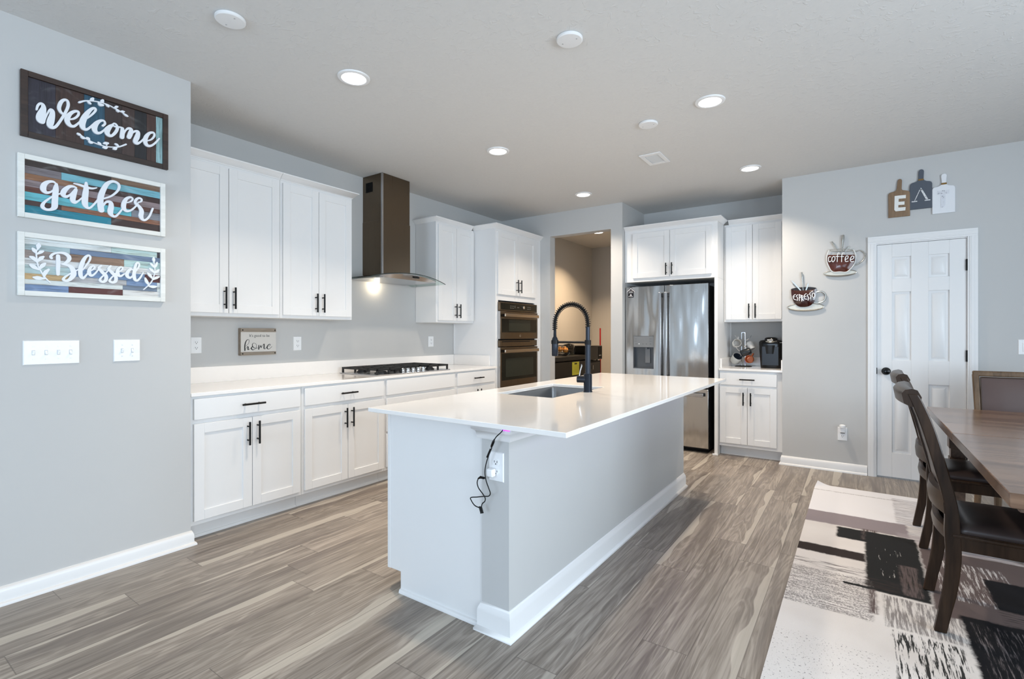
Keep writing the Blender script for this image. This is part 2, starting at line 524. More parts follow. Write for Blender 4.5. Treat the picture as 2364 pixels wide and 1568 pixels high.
LETTERS={'welcome':[[(-250,-17,7.4),(-246,3,9.4),(-238,16,10.0),(-229,16,13.4),(-225,2,18.4),(-229,-19,26.8),(-235,-45,33.5),(-235,-62,31.8),(-229,-68,20.1),(-222,-55,9.4),(-214,-31,6.7),(-206,-8,8.0),(-199,2,10.0),(-193,-4,16.7),(-194,-26,21.8),(-199,-52,26.8),(-202,-72,25.1),(-198,-83,18.4),(-189,-83,13.4),(-178,-71,11.4),(-161,-35,10.7),(-145,5,11.4),(-134,43,12.1),(-136,67,11.4),(-148,69,11.4),(-161,52,14.7),(-168,24,14.7),(-163,5,12.1),(-149,-5,9.4),(-136,-4,8.0)],[(-129,-22,6.0),(-110,-10,9.4),(-95,11,10.0),(-94,29,10.7),(-109,26,12.1),(-128,4,16.7),(-138,-27,21.8),(-129,-48,18.4),(-113,-51,12.1),(-97,-33,9.4),(-80,-8,7.4),(-61,7,6.7),(-40,34,8.7),(-25,61,10.0),(-28,72,10.7),(-42,62,13.4),(-61,30,20.1),(-74,-3,25.1),(-79,-31,25.1),(-73,-47,20.1),(-61,-49,12.1),(-47,-33,9.4),(-33,-11,7.4)],[(6,-7,10.7),(15,7,9.4),(10,20,9.4),(-5,15,12.7),(-22,-6,20.1),(-30,-32,24.1),(-22,-50,18.4),(-7,-49,11.4),(10,-29,8.0),(22,-9,7.4)],[(48,13,10.0),(33,-6,20.1),(23,-32,24.1),(30,-47,18.4),(43,-47,12.7),(59,-25,13.4),(68,0,13.4),(63,18,10.0),(53,21,8.0),(48,11,6.7),(60,6,7.4),(78,10,8.0),(88,10,8.7)],[(90,7,15.1),(90,-15,20.1),(88,-40,20.1)],[(95,-23,6.7),(104,1,8.0),(116,16,11.4),(129,15,16.1),(126,-7,21.8),(119,-30,20.1)],[(127,-17,6.7),(137,1,8.7),(149,12,11.4),(161,11,16.1),(157,-15,22.8),(148,-43,20.8),(156,-52,15.1),(172,-39,9.4),(189,-14,7.4)],[(204,-23,5.4),(224,-8,8.7),(238,17,10.0),(233,32,10.0),(214,23,13.4),(198,-4,19.4),(194,-32,20.8),(204,-48,16.1),(221,-45,11.4),(241,-24,9.4),(261,8,8.0)]],'welcome_sprig':[[(-90,79,9.4),(-69,94,6.7),(-47,103,5.0),(-19,110,5.0),(10,112,5.0),(36,109,5.0),(66,100,4.4),(93,92,4.4),(112,80,4.0)],[(-46,103,5.4),(-39,113,15.4),(-35,120,10.0)],[(-58,96,5.4),(-50,92,12.7),(-45,89,8.0)],[(-3,109,5.4),(3,120,15.4),(6,127,10.0)],[(-13,108,5.4),(-6,99,14.7),(6,101,10.0)],[(17,111,5.4),(25,106,12.7),(30,102,8.0)],[(54,104,4.7),(63,113,11.4),(69,116,7.4)],[(63,103,4.7),(69,96,14.1),(72,92,9.4)],[(80,94,4.7),(90,98,11.4),(98,100,6.7)],[(95,89,4.7),(106,84,10.7),(113,81,7.4)],[(-95,-82,10.0),(-83,-88,6.7),(-64,-96,5.0),(-42,-105,5.0),(-13,-110,5.0),(16,-112,5.0),(48,-106,5.0),(75,-96,6.4),(106,-73,8.0)],[(-97,-81,6.7),(-90,-84,12.7),(-82,-87,4.7)],[(-82,-94,8.0),(-75,-97,12.1),(-64,-96,4.7)],[(-60,-91,8.0),(-54,-94,14.1),(-49,-102,4.7)],[(-51,-108,8.0),(-44,-111,12.1),(-37,-112,4.7)],[(-13,-101,8.7),(-7,-106,13.4),(-2,-112,4.7)],[(10,-98,8.7),(17,-95,14.1),(27,-92,10.0)],[(22,-94,7.4),(22,-105,4.7)],[(8,-120,8.7),(17,-119,14.7),(25,-111,5.4)],[(59,-86,8.0),(66,-88,11.4),(75,-95,4.7)],[(51,-114,8.7),(59,-111,14.1),(65,-102,5.4)]],'gather':[[(-168,37,5.5),(-179,43,10.4),(-197,37,14.6),(-211,20,20.7),(-214,-3,21.9),(-203,-16,14.0),(-187,-9,9.1),(-175,6,7.3),(-168,29,8.5)],[(-166,34,11.0),(-168,11,21.3),(-170,-19,22.8),(-172,-52,23.8),(-173,-79,22.8),(-183,-93,14.6),(-200,-99,11.6),(-214,-93,14.6),(-217,-81,14.0),(-209,-63,10.4),(-190,-40,7.9),(-171,-22,6.7),(-151,-9,7.3),(-144,-3,7.3)],[(-89,34,5.5),(-101,38,10.4),(-118,33,14.6),(-136,10,20.7),(-141,-11,20.7),(-129,-19,14.0),(-113,-5,8.5),(-100,17,6.7)],[(-92,24,14.6),(-100,-3,20.7),(-104,-27,21.9),(-98,-41,15.8),(-83,-31,8.5),(-68,-12,6.7)],[(-51,69,11.0),(-51,39,20.7),(-55,-2,25.0),(-56,-36,25.0),(-48,-55,15.8),(-35,-55,9.7),(-16,-29,8.5),(1,0,7.9)],[(-99,54,5.5),(-77,52,10.4),(-51,47,12.2),(-27,46,9.7),(-8,54,4.9)],[(22,5,7.9),(53,25,9.1),(79,56,10.4),(88,83,11.6),(81,100,11.6),(59,104,12.8),(36,86,18.3),(20,51,22.8),(9,12,25.6),(7,-26,26.8),(11,-58,25.6)],[(17,-38,7.3),(32,-11,11.0),(50,-10,17.7),(53,-30,23.1),(49,-59,24.4),(56,-76,15.8),(71,-79,11.0),(88,-57,8.5),(102,-32,7.3)],[(122,5,4.9),(140,16,7.9),(148,31,8.5),(138,38,10.4),(120,26,15.2),(109,-1,20.7),(108,-26,20.7),(119,-40,14.0),(138,-34,9.7),(158,-12,7.9),(172,11,6.1)],[(172,17,6.1),(186,25,8.5),(189,38,9.1),(176,42,11.0),(162,28,12.2),(161,11,13.4),(179,-6,16.4),(189,-27,20.7),(186,-55,21.9),(195,-73,14.0),(210,-70,11.0),(227,-45,9.7),(242,-2,8.5)]],'blessed':[[(-160,52,15.8),(-159,19,16.4),(-160,-13,15.2),(-160,-39,12.8)],[(-184,38,10.4),(-187,46,10.4),(-177,60,10.4),(-156,68,9.1),(-134,67,14.0),(-119,54,16.4),(-119,37,15.2),(-134,19,10.4),(-147,13,6.7)],[(-144,13,6.7),(-118,8,13.7),(-104,-9,20.7),(-101,-34,21.9),(-116,-61,15.2),(-131,-68,12.2),(-140,-62,11.0),(-134,-50,9.1),(-116,-33,7.3),(-95,-17,6.7),(-84,-8,6.1)],[(-64,-7,4.9),(-51,18,7.3),(-39,40,8.5),(-34,61,9.1),(-42,70,9.7),(-56,55,13.7),(-68,23,17.7),(-74,-8,18.3),(-73,-36,16.8),(-64,-49,11.6),(-51,-33,7.9),(-40,-14,6.7)],[(-36,-11,4.9),(-22,1,7.9),(-17,14,8.5),(-26,17,9.1),(-36,3,13.4),(-39,-19,16.4),(-30,-33,11.6),(-14,-19,7.9),(3,10,6.1)],[(10,23,9.1),(1,9,11.6),(14,-9,15.2),(30,-28,16.4),(30,-50,15.2),(17,-61,12.2),(6,-54,11.0),(9,-42,7.9),(25,-21,6.7),(45,8,5.5)],[(51,26,9.1),(42,10,11.6),(56,-8,15.2),(72,-27,16.4),(72,-51,15.2),(59,-60,12.2),(46,-54,11.0),(51,-40,7.9),(65,-21,6.7),(84,6,6.1)],[(84,-2,4.9),(99,10,7.9),(102,22,8.5),(93,25,9.1),(82,9,13.4),(82,-14,16.4),(93,-24,11.0),(111,-9,6.7)],[(150,15,5.5),(138,18,10.4),(126,3,15.2),(122,-17,16.4),(135,-29,11.6),(150,-13,7.3),(158,10,6.7)],[(158,3,6.7),(176,37,8.5),(176,54,9.1),(166,54,10.4),(158,24,13.7),(154,-9,16.4),(157,-33,15.2),(168,-41,11.0),(183,-23,8.5),(196,6,5.5)]],'blessed_sprig':[[(-234,83,3.7),(-239,57,4.9),(-237,26,5.5),(-232,-9,5.5),(-221,-33,5.5),(-208,-59,6.1),(-189,-82,4.3)],[(-231,101,9.1),(-231,92,18.3),(-234,74,4.9)],[(-252,76,9.1),(-246,67,15.2),(-238,53,5.5)],[(-215,68,8.5),(-224,62,14.6),(-237,50,4.9)],[(-260,35,9.1),(-249,29,17.1),(-237,13,6.1)],[(-214,41,9.1),(-223,32,17.1),(-235,15,5.5)],[(-260,-4,9.7),(-248,-12,18.3),(-231,-24,6.1)],[(-208,9,9.1),(-217,-2,17.1),(-231,-23,5.5)],[(-195,-19,9.1),(-207,-35,16.4),(-212,-57,6.1)],[(-248,-62,9.1),(-233,-64,18.9),(-207,-65,6.1)],[(247,71,3.7),(252,38,4.3),(251,8,4.9),(242,-29,5.5),(226,-57,5.5),(199,-88,4.3)],[(247,95,7.3),(247,84,14.0),(249,67,3.7)],[(232,60,7.3),(240,52,12.2),(251,38,4.3)],[(263,69,7.3),(258,54,12.2),(252,38,4.3)],[(228,32,7.9),(239,22,14.0),(251,8,4.3)],[(272,29,7.9),(263,20,14.0),(251,7,4.3)],[(218,5,7.9),(229,-7,14.6),(242,-26,4.3)],[(272,-10,7.9),(259,-17,14.6),(240,-31,4.3)],[(206,-24,8.5),(213,-43,15.2),(224,-62,4.3)],[(258,-67,9.1),(242,-69,15.2),(218,-66,4.3)]],'home':[[(-110,-30,1.6),(-92,-17,1.7),(-82,3,2.3),(-83,18,2.6),(-94,20,3.8),(-106,6,6.2),(-113,-17,7.6),(-115,-40,8.0),(-114,-63,8.0)],[(-111,-57,1.6),(-100,-39,2.4),(-90,-35,6.9),(-90,-48,7.6),(-89,-57,6.6),(-78,-53,2.1),(-66,-45,1.7)],[(-54,-32,4.2),(-63,-42,6.9),(-63,-52,7.3),(-53,-60,4.5),(-35,-54,1.7)],[(-29,-47,2.4),(-25,-35,2.1),(-26,-20,2.1),(-35,-10,2.1),(-49,-8,2.4),(-57,-18,4.2),(-55,-31,4.9),(-46,-42,4.5),(-30,-49,3.1),(-15,-44,1.9)],[(-6,-25,5.9),(-6,-41,7.3),(-7,-56,7.3)],[(-5,-53,1.6),(3,-38,1.7),(11,-26,3.8),(11,-35,7.3),(13,-43,4.9)],[(15,-43,1.6),(24,-28,1.7),(36,-16,5.9),(36,-35,7.6),(36,-50,6.9),(45,-54,2.3),(57,-42,1.9)],[(71,-37,1.6),(85,-28,2.1),(86,-19,3.1),(75,-20,4.2),(63,-34,6.9),(61,-47,7.3),(69,-56,4.2),(84,-52,1.9),(101,-36,1.6)]],'coffee':[[(-203,1963,5.9),(-218,1962,5.9),(-222,1937,5.9),(-216,1919,5.9),(-202,1924,5.9)],[(-180,1966,5.9),(-192,1955,5.9),(-195,1930,5.9),(-186,1916,5.9),(-173,1933,5.9),(-171,1955,5.9),(-180,1966,5.9)],[(-133,1987,5.1),(-146,1993,5.1),(-152,1971,5.5),(-154,1914,5.9)],[(-165,1964,5.1),(-138,1960,5.1)],[(-99,1986,5.1),(-112,1990,5.1),(-119,1968,5.5),(-121,1911,5.9)],[(-129,1959,5.1),(-104,1957,5.1)],[(-94,1929,5.9),(-76,1937,5.9),(-72,1955,5.9),(-84,1960,5.9),(-94,1936,5.9),(-90,1911,5.9),(-72,1912,5.9)],[(-53,1924,5.9),(-35,1931,5.9),(-29,1949,5.9),(-42,1955,5.9),(-55,1933,5.9),(-50,1906,5.9),(-30,1908,5.9)]],'espresso':[[(-485,1631,5.5),(-501,1619,5.5),(-503,1603,5.5),(-495,1586,5.5),(-479,1580,5.5)],[(-502,1607,4.6),(-487,1609,4.6)],[(-464,1628,5.5),(-476,1618,5.5),(-467,1594,5.5),(-470,1572,5.5)],[(-453,1630,5.9),(-453,1570,5.9)],[(-452,1626,5.1),(-439,1621,5.1),(-441,1605,5.1),(-452,1600,5.1)],[(-435,1621,5.9),(-433,1566,5.9)],[(-434,1620,5.1),(-424,1615,5.1),(-425,1599,5.1),(-433,1594,5.1),(-419,1570,5.5)],[(-396,1635,5.5),(-410,1623,5.5),(-412,1602,5.5),(-405,1585,5.5),(-391,1581,5.5)],[(-411,1607,4.6),(-397,1611,4.6)],[(-381,1627,5.5),(-388,1614,5.5),(-378,1597,5.5),(-382,1571,5.5)],[(-363,1643,5.5),(-369,1629,5.5),(-359,1609,5.5),(-366,1585,5.5)],[(-340,1638,5.5),(-349,1625,5.5),(-347,1604,5.5),(-337,1597,5.5),(-329,1611,5.5),(-332,1631,5.5),(-340,1638,5.5)]]}
# ------------------------------------------------------------------ room
CZ = 2.757
KX, LX = -3.90, -3.262            # kitchen wall, near left wall
LY = 1.345                        # where the near left wall ends
PY, DY = 5.37, 5.438              # pantry wall, door wall
RX, AX = -.6, -2.2                # recess for fridge and coffee corner
AY = 6.07
EX, BY = 2.9, -4.0                # far dining side, wall behind the camera
floor_m = floor_mat(); ceil_m = ceiling_mat()

m = MB(); m.box(KX-.15, EX+.15, BY-.15, 8.1, -.1, 0); struct(m.done('floor', floor_m))
m = MB(); m.box(KX-.15, EX+.15, BY-.15, 8.1, CZ, CZ+.1); struct(m.done('ceiling', ceil_m))
m = MB(); m.box(KX-.15, LX, BY, LY, 0, CZ); struct(m.done('wall_left', wall_paint))
m = MB(); m.box(KX-.15, KX, LY, 8.1, 0, CZ); struct(m.done('wall_kitchen_left', wall_paint))
# pantry wall with its cased-free opening
OX0, OX1, OZ = -3.15, -2.34, 2.47
m = MB(); m.box(KX, OX0, PY, PY+.12, 0, CZ); m.box(OX1, AX, PY, PY+.12, 0, CZ); m.box(OX0, OX1, PY, PY+.12, OZ, CZ)
struct(m.done('wall_pantry_front', wall_paint))
m = MB(); m.box(AX-.12, AX, PY+.12, 8.1, 0, CZ); struct(m.done('wall_pantry_right', wall_paint))
m = MB(); m.box(KX, -3.82, PY+.12, 7.95, 0, CZ); struct(m.done('wall_pantry_left', wall_paint))
m = MB(); m.box(KX, AX-.12, 7.95, 8.1, 0, CZ); struct(m.done('wall_pantry_back', wall_paint))
m = MB(); m.box(AX, RX+.12, AY, AY+.12, 0, CZ); struct(m.done('wall_recess_back', wall_paint))
# door wall
D0, D1, DZ = .125, .741, 2.05
m = MB(); m.box(RX, D0, DY, DY+.12, 0, CZ); m.box(D1, EX, DY, DY+.12, 0, CZ); m.box(D0, D1, DY, DY+.12, DZ, CZ)
m.box(RX, RX+.12, DY+.12, AY, 0, CZ)
struct(m.done('wall_back', wall_paint))
# walls behind the camera with their glazed openings
m = MB()
def wall_y(m, y0, y1, x0, x1, holes):
    xs = x0
    for a, b, z0, z1 in holes:
        m.box(xs, a, y0, y1, 0, CZ); 
        if z0 > 0: m.box(a, b, y0, y1, 0, z0)
        m.box(a, b, y0, y1, z1, CZ); xs = b
    m.box(xs, x1, y0, y1, 0, CZ)
wall_y(m, BY-.12, BY, LX, EX, [(-2.8, -.4, .02, 2.25), (.5, 2.3, .7, 2.2)])
struct(m.done('wall_rear', wall_paint))
m = MB(); ys = BY
for a, b, z0, z1 in [(-2.25, -.15, .15, 2.3), (.65, 2.75, .7, 2.2)]:
    m.box(EX, EX+.12, ys, a, 0, CZ); m.box(EX, EX+.12, a, b, 0, z0); m.box(EX, EX+.12, a, b, z1, CZ); ys = b
m.box(EX, EX+.12, ys, DY+.12, 0, CZ)
struct(m.done('wall_right', wall_paint))
glass_pane = plain('window_glass', srgb(245, 250, 250), .02, trans=1, ior=1.0, var=0)
def window(n, horiz, a, b, z0, z1, at):
    fr = MB(); w = .05
    def bx(u0, u1, v0, v1, d=.05):
        if horiz: fr.box(u0, u1, at-d, at, v0, v1)
        else: fr.box(at, at+d, u0, u1, v0, v1)
    bx(a, b, z0, z0+w); bx(a, b, z1-w, z1); bx(a, a+w, z0, z1); bx(b-w, b, z0, z1)
    mid = (a+b)/2; bx(mid-.03, mid+.03, z0, z1)
    o = struct(fr.done('window_%d' % n, trim_paint, bevel=.002))
window(1, True, -2.8, -.4, .02, 2.25, BY-.04)
window(2, True, .5, 2.3, .7, 2.2, BY-.04)
window(3, False, -2.25, -.15, .15, 2.3, EX+.04)
window(4, False, .65, 2.75, .7, 2.2, EX+.04)

BB = [(0, 0), (.026, 0), (.026, .008), (.022, .016), (.014, .019), (.014, .062), (.011, .07), (.006, .084), (0, .086)]
def baseboard(name, path):
    m = MB(); m.sweep(path, BB); return struct(m.done(name, trim_paint, sharp=60))
baseboard('baseboard_left', [(LX, BY), (LX, LY), (-3.45, LY)])
baseboard('baseboard_back', [(RX, DY+.04), (RX, DY), (.068, DY)])
baseboard('baseboard_back_right', [(.795, DY), (EX, DY)])
baseboard('baseboard_pantry', [(OX1+.001, PY), (AX, PY), (AX, PY+.03)])
baseboard('baseboard_pantry_left', [(-3.26, PY), (OX0, PY), (OX0, PY+.12)])
baseboard('baseboard_inner_left', [(-3.82, PY+.12), (-3.82, 7.95), (AX-.12, 7.95)])

# ------------------------------------------------------------------ closet door in the back wall
door = thing('door_1', 'white six-panel closet door with black knob and hinges beside the coffee signs', 'door', (.433, DY, 0)); door['kind'] = 'structure'
F = FY(DY)
m = MB()
for a, b in ((.072, .134), (.732, .794)):
    m.fbox(F, a, b, 0, .014, 0, 2.05); m.fbox(F, a+(.0 if a < .4 else .012), b-(.012 if a < .4 else 0), .014, .019, 0, 2.05)
    m.fbox(F, a+.02, b-.02, .019, .021, 0, 2.05)
m.fbox(F, .072, .794, 0, .014, 2.05, 2.113); m.fbox(F, .072, .794, .014, .019, 2.065, 2.113); m.fbox(F, .072, .794, .019, .021, 2.075, 2.095)
m.done('door_casing', trim_paint, door, bevel=.002)
m = MB(); m.fbox(F, .125, .138, -.12, 0, 0, 2.05); m.fbox(F, .728, .741, -.12, 0, 0, 2.05); m.fbox(F, .138, .728, -.12, 0, 2.041, 2.05)
m.fbox(F, .138, .142, -.06, -.05, 0, 2.04); m.fbox(F, .724, .728, -.06, -.05, 0, 2.04)
m.done('door_jamb', trim_paint, door)
m = MB(); A, B_, T0, T1 = .1395, .7265, .012, 2.038
cols = [(.244, .374), (.489, .622)]; rows = [(.225, .83), (1.03, 1.622), (1.735, 1.925)]
m.fbox(F, A, B_, -.045, -.020, T0, T1)
xs = [A]+[q for c in cols for q in c]+[B_]; zs = [T0]+[q for c in rows for q in c]+[T1]
for i in (0, 2, 4): m.fbox(F, xs[i], xs[i+1], -.020, -.006, T0, T1)
for c in cols:
    for i in (0, 2, 4, 6): m.fbox(F, c[0], c[1], -.020, -.006, zs[i], zs[i+1])
slab = m.done('door_slab', trim_paint, door, bevel=.0015)
for c in cols:
    for r in rows:
        m = MB(); m.frustum(F, c[0]+.004, c[1]-.004, r[0]+.004, r[1]-.004, -.020, -.0195, .004)
        m.frustum(F, c[0]+.018, c[1]-.018, r[0]+.018, r[1]-.018, -.0198, -.0075, .022)
        m.done('raised_panel', trim_paint, slab)
m = MB(); kc = (.203, DY, .932)
m.lathe([(.001, .004), (.032, .004), (.033, -.003), (.028, -.009), (.012, -.012), (.011, -.03), (.02, -.036), (.028, -.046), (.0285, -.054), (.022, -.064), (.008, -.068), (.001, -.068)], kc, 28, 'y')
m.done('door_knob', black_gloss, slab)
m = MB(); m.fbox(F, .131, .1405, -.008, .0025, .905, .96); m.done('strike_plate', black_metal, door, bevel=.001)
for z in (1.82, 1.078, .25):
    m = MB(); m.fbox(F, .722, .737, -.006, .003, z-.045, z+.045); m.cyl((.7275, DY-.005, z-.046), (.7275, DY-.005, z+.046), .006, 12)
    m.done('hinge', black_metal, door)

# ------------------------------------------------------------------ cabinets
HB = .0064
def pull(mb, F, u, z, L, vert):
    n = .032
    if vert:
        mb.cyl(F(u, n, z-L/2), F(u, n, z+L/2), HB, 14)
        for q in (-1, 1): mb.cyl(F(u, -.002, z+q*L*.3), F(u, n, z+q*L*.3), HB*.75, 10)
    else:
        mb.cyl(F(u-L/2, n, z), F(u+L/2, n, z), HB, 14)
        for q in (-1, 1): mb.cyl(F(u+q*L*.3, -.002, z), F(u+q*L*.3, n, z), HB*.75, 10)
def shaker(F0, off, u0, u1, z0, z1, parent, handle=None, L=.15, rail=.058):
    """door leaf lying on the face frame; off = distance of frame face from F0"""
    m = MB(); F = lambda u, n, z: F0(u, n+off, z)
    m.fbox(F, u0+.01, u1-.01, .001, .011, z0+.01, z1-.01)
    m.fbox(F, u0, u0+rail, 0, .019, z0, z1); m.fbox(F, u1-rail, u1, 0, .019, z0, z1)
    m.fbox(F, u0+rail, u1-rail, 0, .019, z0, z0+rail); m.fbox(F, u0+rail, u1-rail, 0, .019, z1-rail, z1)
    d = m.done('door', white_paint, parent, bevel=.0012)
    if handle:
        h = MB(); pull(h, lambda u, n, z: F(u, n+.019, z), handle[0], handle[1], L, True)
        h.done('handle', black_metal, d)
    return d
def drawer_front(F0, off, u0, u1, z0, z1, parent, L=.15, handle=True, hu=None):
    m = MB(); F = lambda u, n, z: F0(u, n+off, z)
    m.fbox(F, u0, u1, 0, .019, z0, z1)
    d = m.done('drawer', white_paint, parent, bevel=.002)
    if handle:
        h = MB(); pull(h, lambda u, n, z: F(u, n+.019, z), (u0+u1)/2 if hu is None else hu, (z0+z1)/2, L, False)
        h.done('handle', black_metal, d)
    return d
CROWN = [(0, 0), (.006, 0), (.008, .008), (.012, .010), (.026, .026), (.04, .036), (.046, .040), (.046, .048), (0, .048)]
def crown(path, z, parent):
    m = MB(); m.sweep(path, [(o, z+h) for o, h in CROWN]); return m.done('crown_molding', white_paint, parent, sharp=50)

BF = -3.29                        # face of the base cabinets
F = FX(BF)
def base_cab(label, y0, y1, doors, drawers, hs=True):
    t = thing('base_cabinet', label, 'cabinet', (-3.58, (y0+y1)/2, 0), 'white base cabinets along the cooktop wall')
    m = MB(); m.box(KX+.005, BF, y0, y1, .1, .878); m.done('cabinet_body', white_paint, t, bevel=.001)
    m = MB(); m.box(KX+.02, BF-.075, y0, y1, 0, .1); m.done('toe_kick', white_paint, t)
    m = MB(); m.sweep([(BF-.075, y0), (BF-.075, y1)], [(0, 0), (.012, 0), (.012, .008), (.008, .016), (0, .018)]); m.done('shoe_molding', trim_paint, t)
    for d in drawers: drawer_front(F, 0, d[0], d[1], d[2], d[3], t, handle=d[4])
    for d in doors: shaker(F, 0, d[0], d[1], d[2], d[3], t, d[4])
    return t
base_cab('white base cabinet nearest the end of the sign wall, one wide drawer over two doors', LY+.005, 2.078,
    [(1.368, 1.716, .128, .712, (1.686, .61)), (1.720, 2.062, .128, .712, (1.750, .61))], [(1.368, 2.062, .738, .864, True)])
base_cab('white base cabinet with two doors and one drawer directly left of the cooktop cabinet', 2.08, 2.840,
    [(2.098, 2.465, .128, .712, (2.437, .61)), (2.469, 2.826, .128, .712, (2.497, .61))], [(2.098, 2.826, .738, .864, True)])
base_cab('white base cabinet under the gas cooktop with a blank top panel without handle', 2.842, 3.742,
    [], [(2.858, 3.724, .738, .864, False), (2.858, 3.724, .43, .712, True), (2.858, 3.724, .128, .412, True)])
base_cab('white base cabinet between the cooktop and the wall oven tower', 3.744, 4.417,
    [(3.766, 4.074, .128, .712, (4.046, .61)), (4.078, 4.386, .128, .712, (4.106, .61))], [(3.766, 4.386, .738, .864, True)])

# tall oven tower
t = thing('oven_cabinet', 'tall white cabinet tower holding the wall oven beside the pantry opening', 'cabinet', (-3.58, 4.87, 0))
ty0, ty1 = 4.42, 5.315
m = MB()
m.box(KX+.005, BF, ty0, ty0+.02, .1, 2.43); m.box(KX+.005, BF, ty1-.02, ty1, .1, 2.43)
m.box(KX+.005, KX+.02, ty0+.02, ty1-.02, .64, 1.635)
m.box(KX+.02, BF, ty0+.02, ty1-.02, 1.635, 2.43); m.box(KX+.02, BF, ty0+.02, ty1-.02, .1, .64)
m.box(BF-.02, BF, ty0+.02, 4.468, .64, 1.635); m.box(BF-.02, BF, 5.228, ty1-.02, .64, 1.635)
m.box(BF-.02, BF, ty1, 5.368, .1, 2.43)
m.done('cabinet_body', white_paint, t, bevel=.001)
m = MB(); m.box(KX+.02, BF-.075, ty0, ty1, 0, .1); m.done('toe_kick', white_paint, t)
m = MB(); m.box(KX+.003, KX+.015, ty0-.012, ty0, 1.02, 1.376); m.done('scribe_strip', white_paint, t)
shaker(F, 0, 4.445, 4.832, 1.70, 2.40, t, (4.800, 1.81)); shaker(F, 0, 4.836, 5.227, 1.70, 2.40, t, (4.868, 1.81))
drawer_front(F, 0, 4.445, 5.227, .13, .60, t)
crown([(-3.60, ty0), (BF, ty0), (BF, 5.368)], 2.43, t)

UFX = -3.60                       # face of the wall cabinets
FU = FX(UFX)
def upper(label, y0, y1, doors, cpath, z0=1.378):
    t = thing('wall_cabinet', label, 'cabinet', (-3.75, (y0+y1)/2, z0), 'white wall cabinets along the cooktop wall')
    m = MB(); m.box(KX+.003, UFX, y0, y1, z0, 2.43); m.done('cabinet_body', white_paint, t, bevel=.001)
    for d in doors: shaker(FU, 0, d[0], d[1], 1.402, 2.405, t, d[2])
    crown(cpath, 2.425, t)
    return t
upper('white wall cabinet nearest the sign wall, above the home plaque', LY+.004, 2.098,
    [(1.36, 1.715, (1.686, 1.505)), (1.719, 2.086, (1.748, 1.505))], [(UFX, LY+.004), (UFX, 2.098)])
upper('white two-door wall cabinet just left of the range hood', 2.10, 2.752,
    [(2.115, 2.418, (2.388, 1.505)), (2.422, 2.738, (2.451, 1.505))], [(UFX, 2.10), (UFX, 2.752), (KX+.003, 2.752)])
upper('white two-door wall cabinet between the range hood and the oven tower', 3.80, 4.416,
    [(3.822, 4.104, (4.075, 1.505)), (4.108, 4.40, (4.137, 1.505))], [(KX+.003, 3.80), (UFX, 3.80), (UFX, 4.372)])

# worktop along the wall
t = thing('countertop', 'white quartz worktop along the wall under the gas cooktop', 'countertop', (-3.58, 2.9, .88))
CT = .902
m = MB(); m.box(KX+.002, -3.264, LY+.003, 4.418, .880, CT); m.done('worktop_slab', quartz, t, bevel=.002)
m = MB(); m.box(KX+.001, KX+.02, LY+.003, 4.398, CT, 1.018); m.box(KX+.02, -3.36, 4.398, 4.418, CT, 1.018)
m.done('backsplash', quartz, t, bevel=.0015)

# ------------------------------------------------------------------ fridge recess cabinets
FFY = 5.44
Ff = FY(FFY)
t = thing('fridge_cabinet', 'wide white two-door cabinet above the stainless fridge', 'cabinet', (-1.7, 5.7, 1.85))
m = MB(); m.box(AX+.003, -1.19, FFY, AY-.003, 1.845, 2.43); m.done('cabinet_body', white_paint, t, bevel=.001)
shaker(Ff, 0, -2.10, -1.682, 1.885, 2.39, t, (-1.713, 1.965), L=.13); shaker(Ff, 0, -1.678, -1.245, 1.885, 2.39, t, (-1.650, 1.965), L=.13)
crown([(AX+.004, FFY), (-1.19, FFY), (-1.19, 5.69)], 2.425, t)

t = thing('fridge_side_panel', 'tall white panel standing between the fridge and the coffee corner', 'cabinet panel', (-1.206, 5.75, 0))
m = MB(); m.box(-1.222, -1.19, FFY, AY-.003, 0, 1.844); m.done('side_panel', white_paint, t, bevel=.001)
m = MB(); m.box(-1.19, -1.178, AY-.015, AY-.003, 1.002, 1.384); m.done('scribe_strip', white_paint, t)
m = MB(); m.box(-1.24, -1.185, FFY-.012, FFY, 0, .018); m.done('shoe_molding', trim_paint, t, bevel=.003)

FCY = 5.735
Fc = FY(FCY)
t = thing('wall_cabinet', 'tall narrow white wall cabinet above the coffee maker corner', 'cabinet', (-.9, 5.9, 1.385))
m = MB(); m.box(-1.187, RX-.003, FCY, AY-.003, 1.385, 2.43); m.done('cabinet_body', white_paint, t, bevel=.001)
shaker(Fc, 0, -1.168, -.908, 1.41, 2.405, t, (-.937, 1.50)); shaker(Fc, 0, -.904, -.637, 1.41, 2.405, t, (-.876, 1.50))
crown([(-1.14, FCY), (RX-.003, FCY)], 2.425, t)

FBY = 5.50
Fb = FY(FBY)
t = thing('base_cabinet', 'white base cabinet under the coffee maker, right of the fridge', 'cabinet', (-.9, 5.8, 0))
m = MB(); m.box(-1.187, RX-.003, FBY, AY-.003, .1, .878); m.done('cabinet_body', white_paint, t, bevel=.001)
m = MB(); m.box(-1.187, RX-.003, FBY+.075, AY-.003, 0, .1); m.done('toe_kick', white_paint, t)
drawer_front(Fb, 0, -1.178, -.652, .735, .856, t, L=.14)
shaker(Fb, 0, -1.178, -.918, .135, .712, t, (-.95, .60), L=.13); shaker(Fb, 0, -.914, -.652, .135, .712, t, (-.882, .60), L=.13)
t = thing('countertop', 'small white quartz worktop under the coffee maker and mug tree', 'countertop', (-.9, 5.8, .88))
m = MB(); m.box(-1.187, RX-.002, 5.474, AY-.002, .88, CT); m.done('worktop_slab', quartz, t, bevel=.002)
m = MB(); m.box(-1.187, RX-.002, AY-.021, AY-.002, CT, 1.0); m.box(-1.187, -1.168, 5.53, AY-.021, CT, 1.0); m.box(RX-.02, RX-.002, 5.53, AY-.021, CT, 1.0)
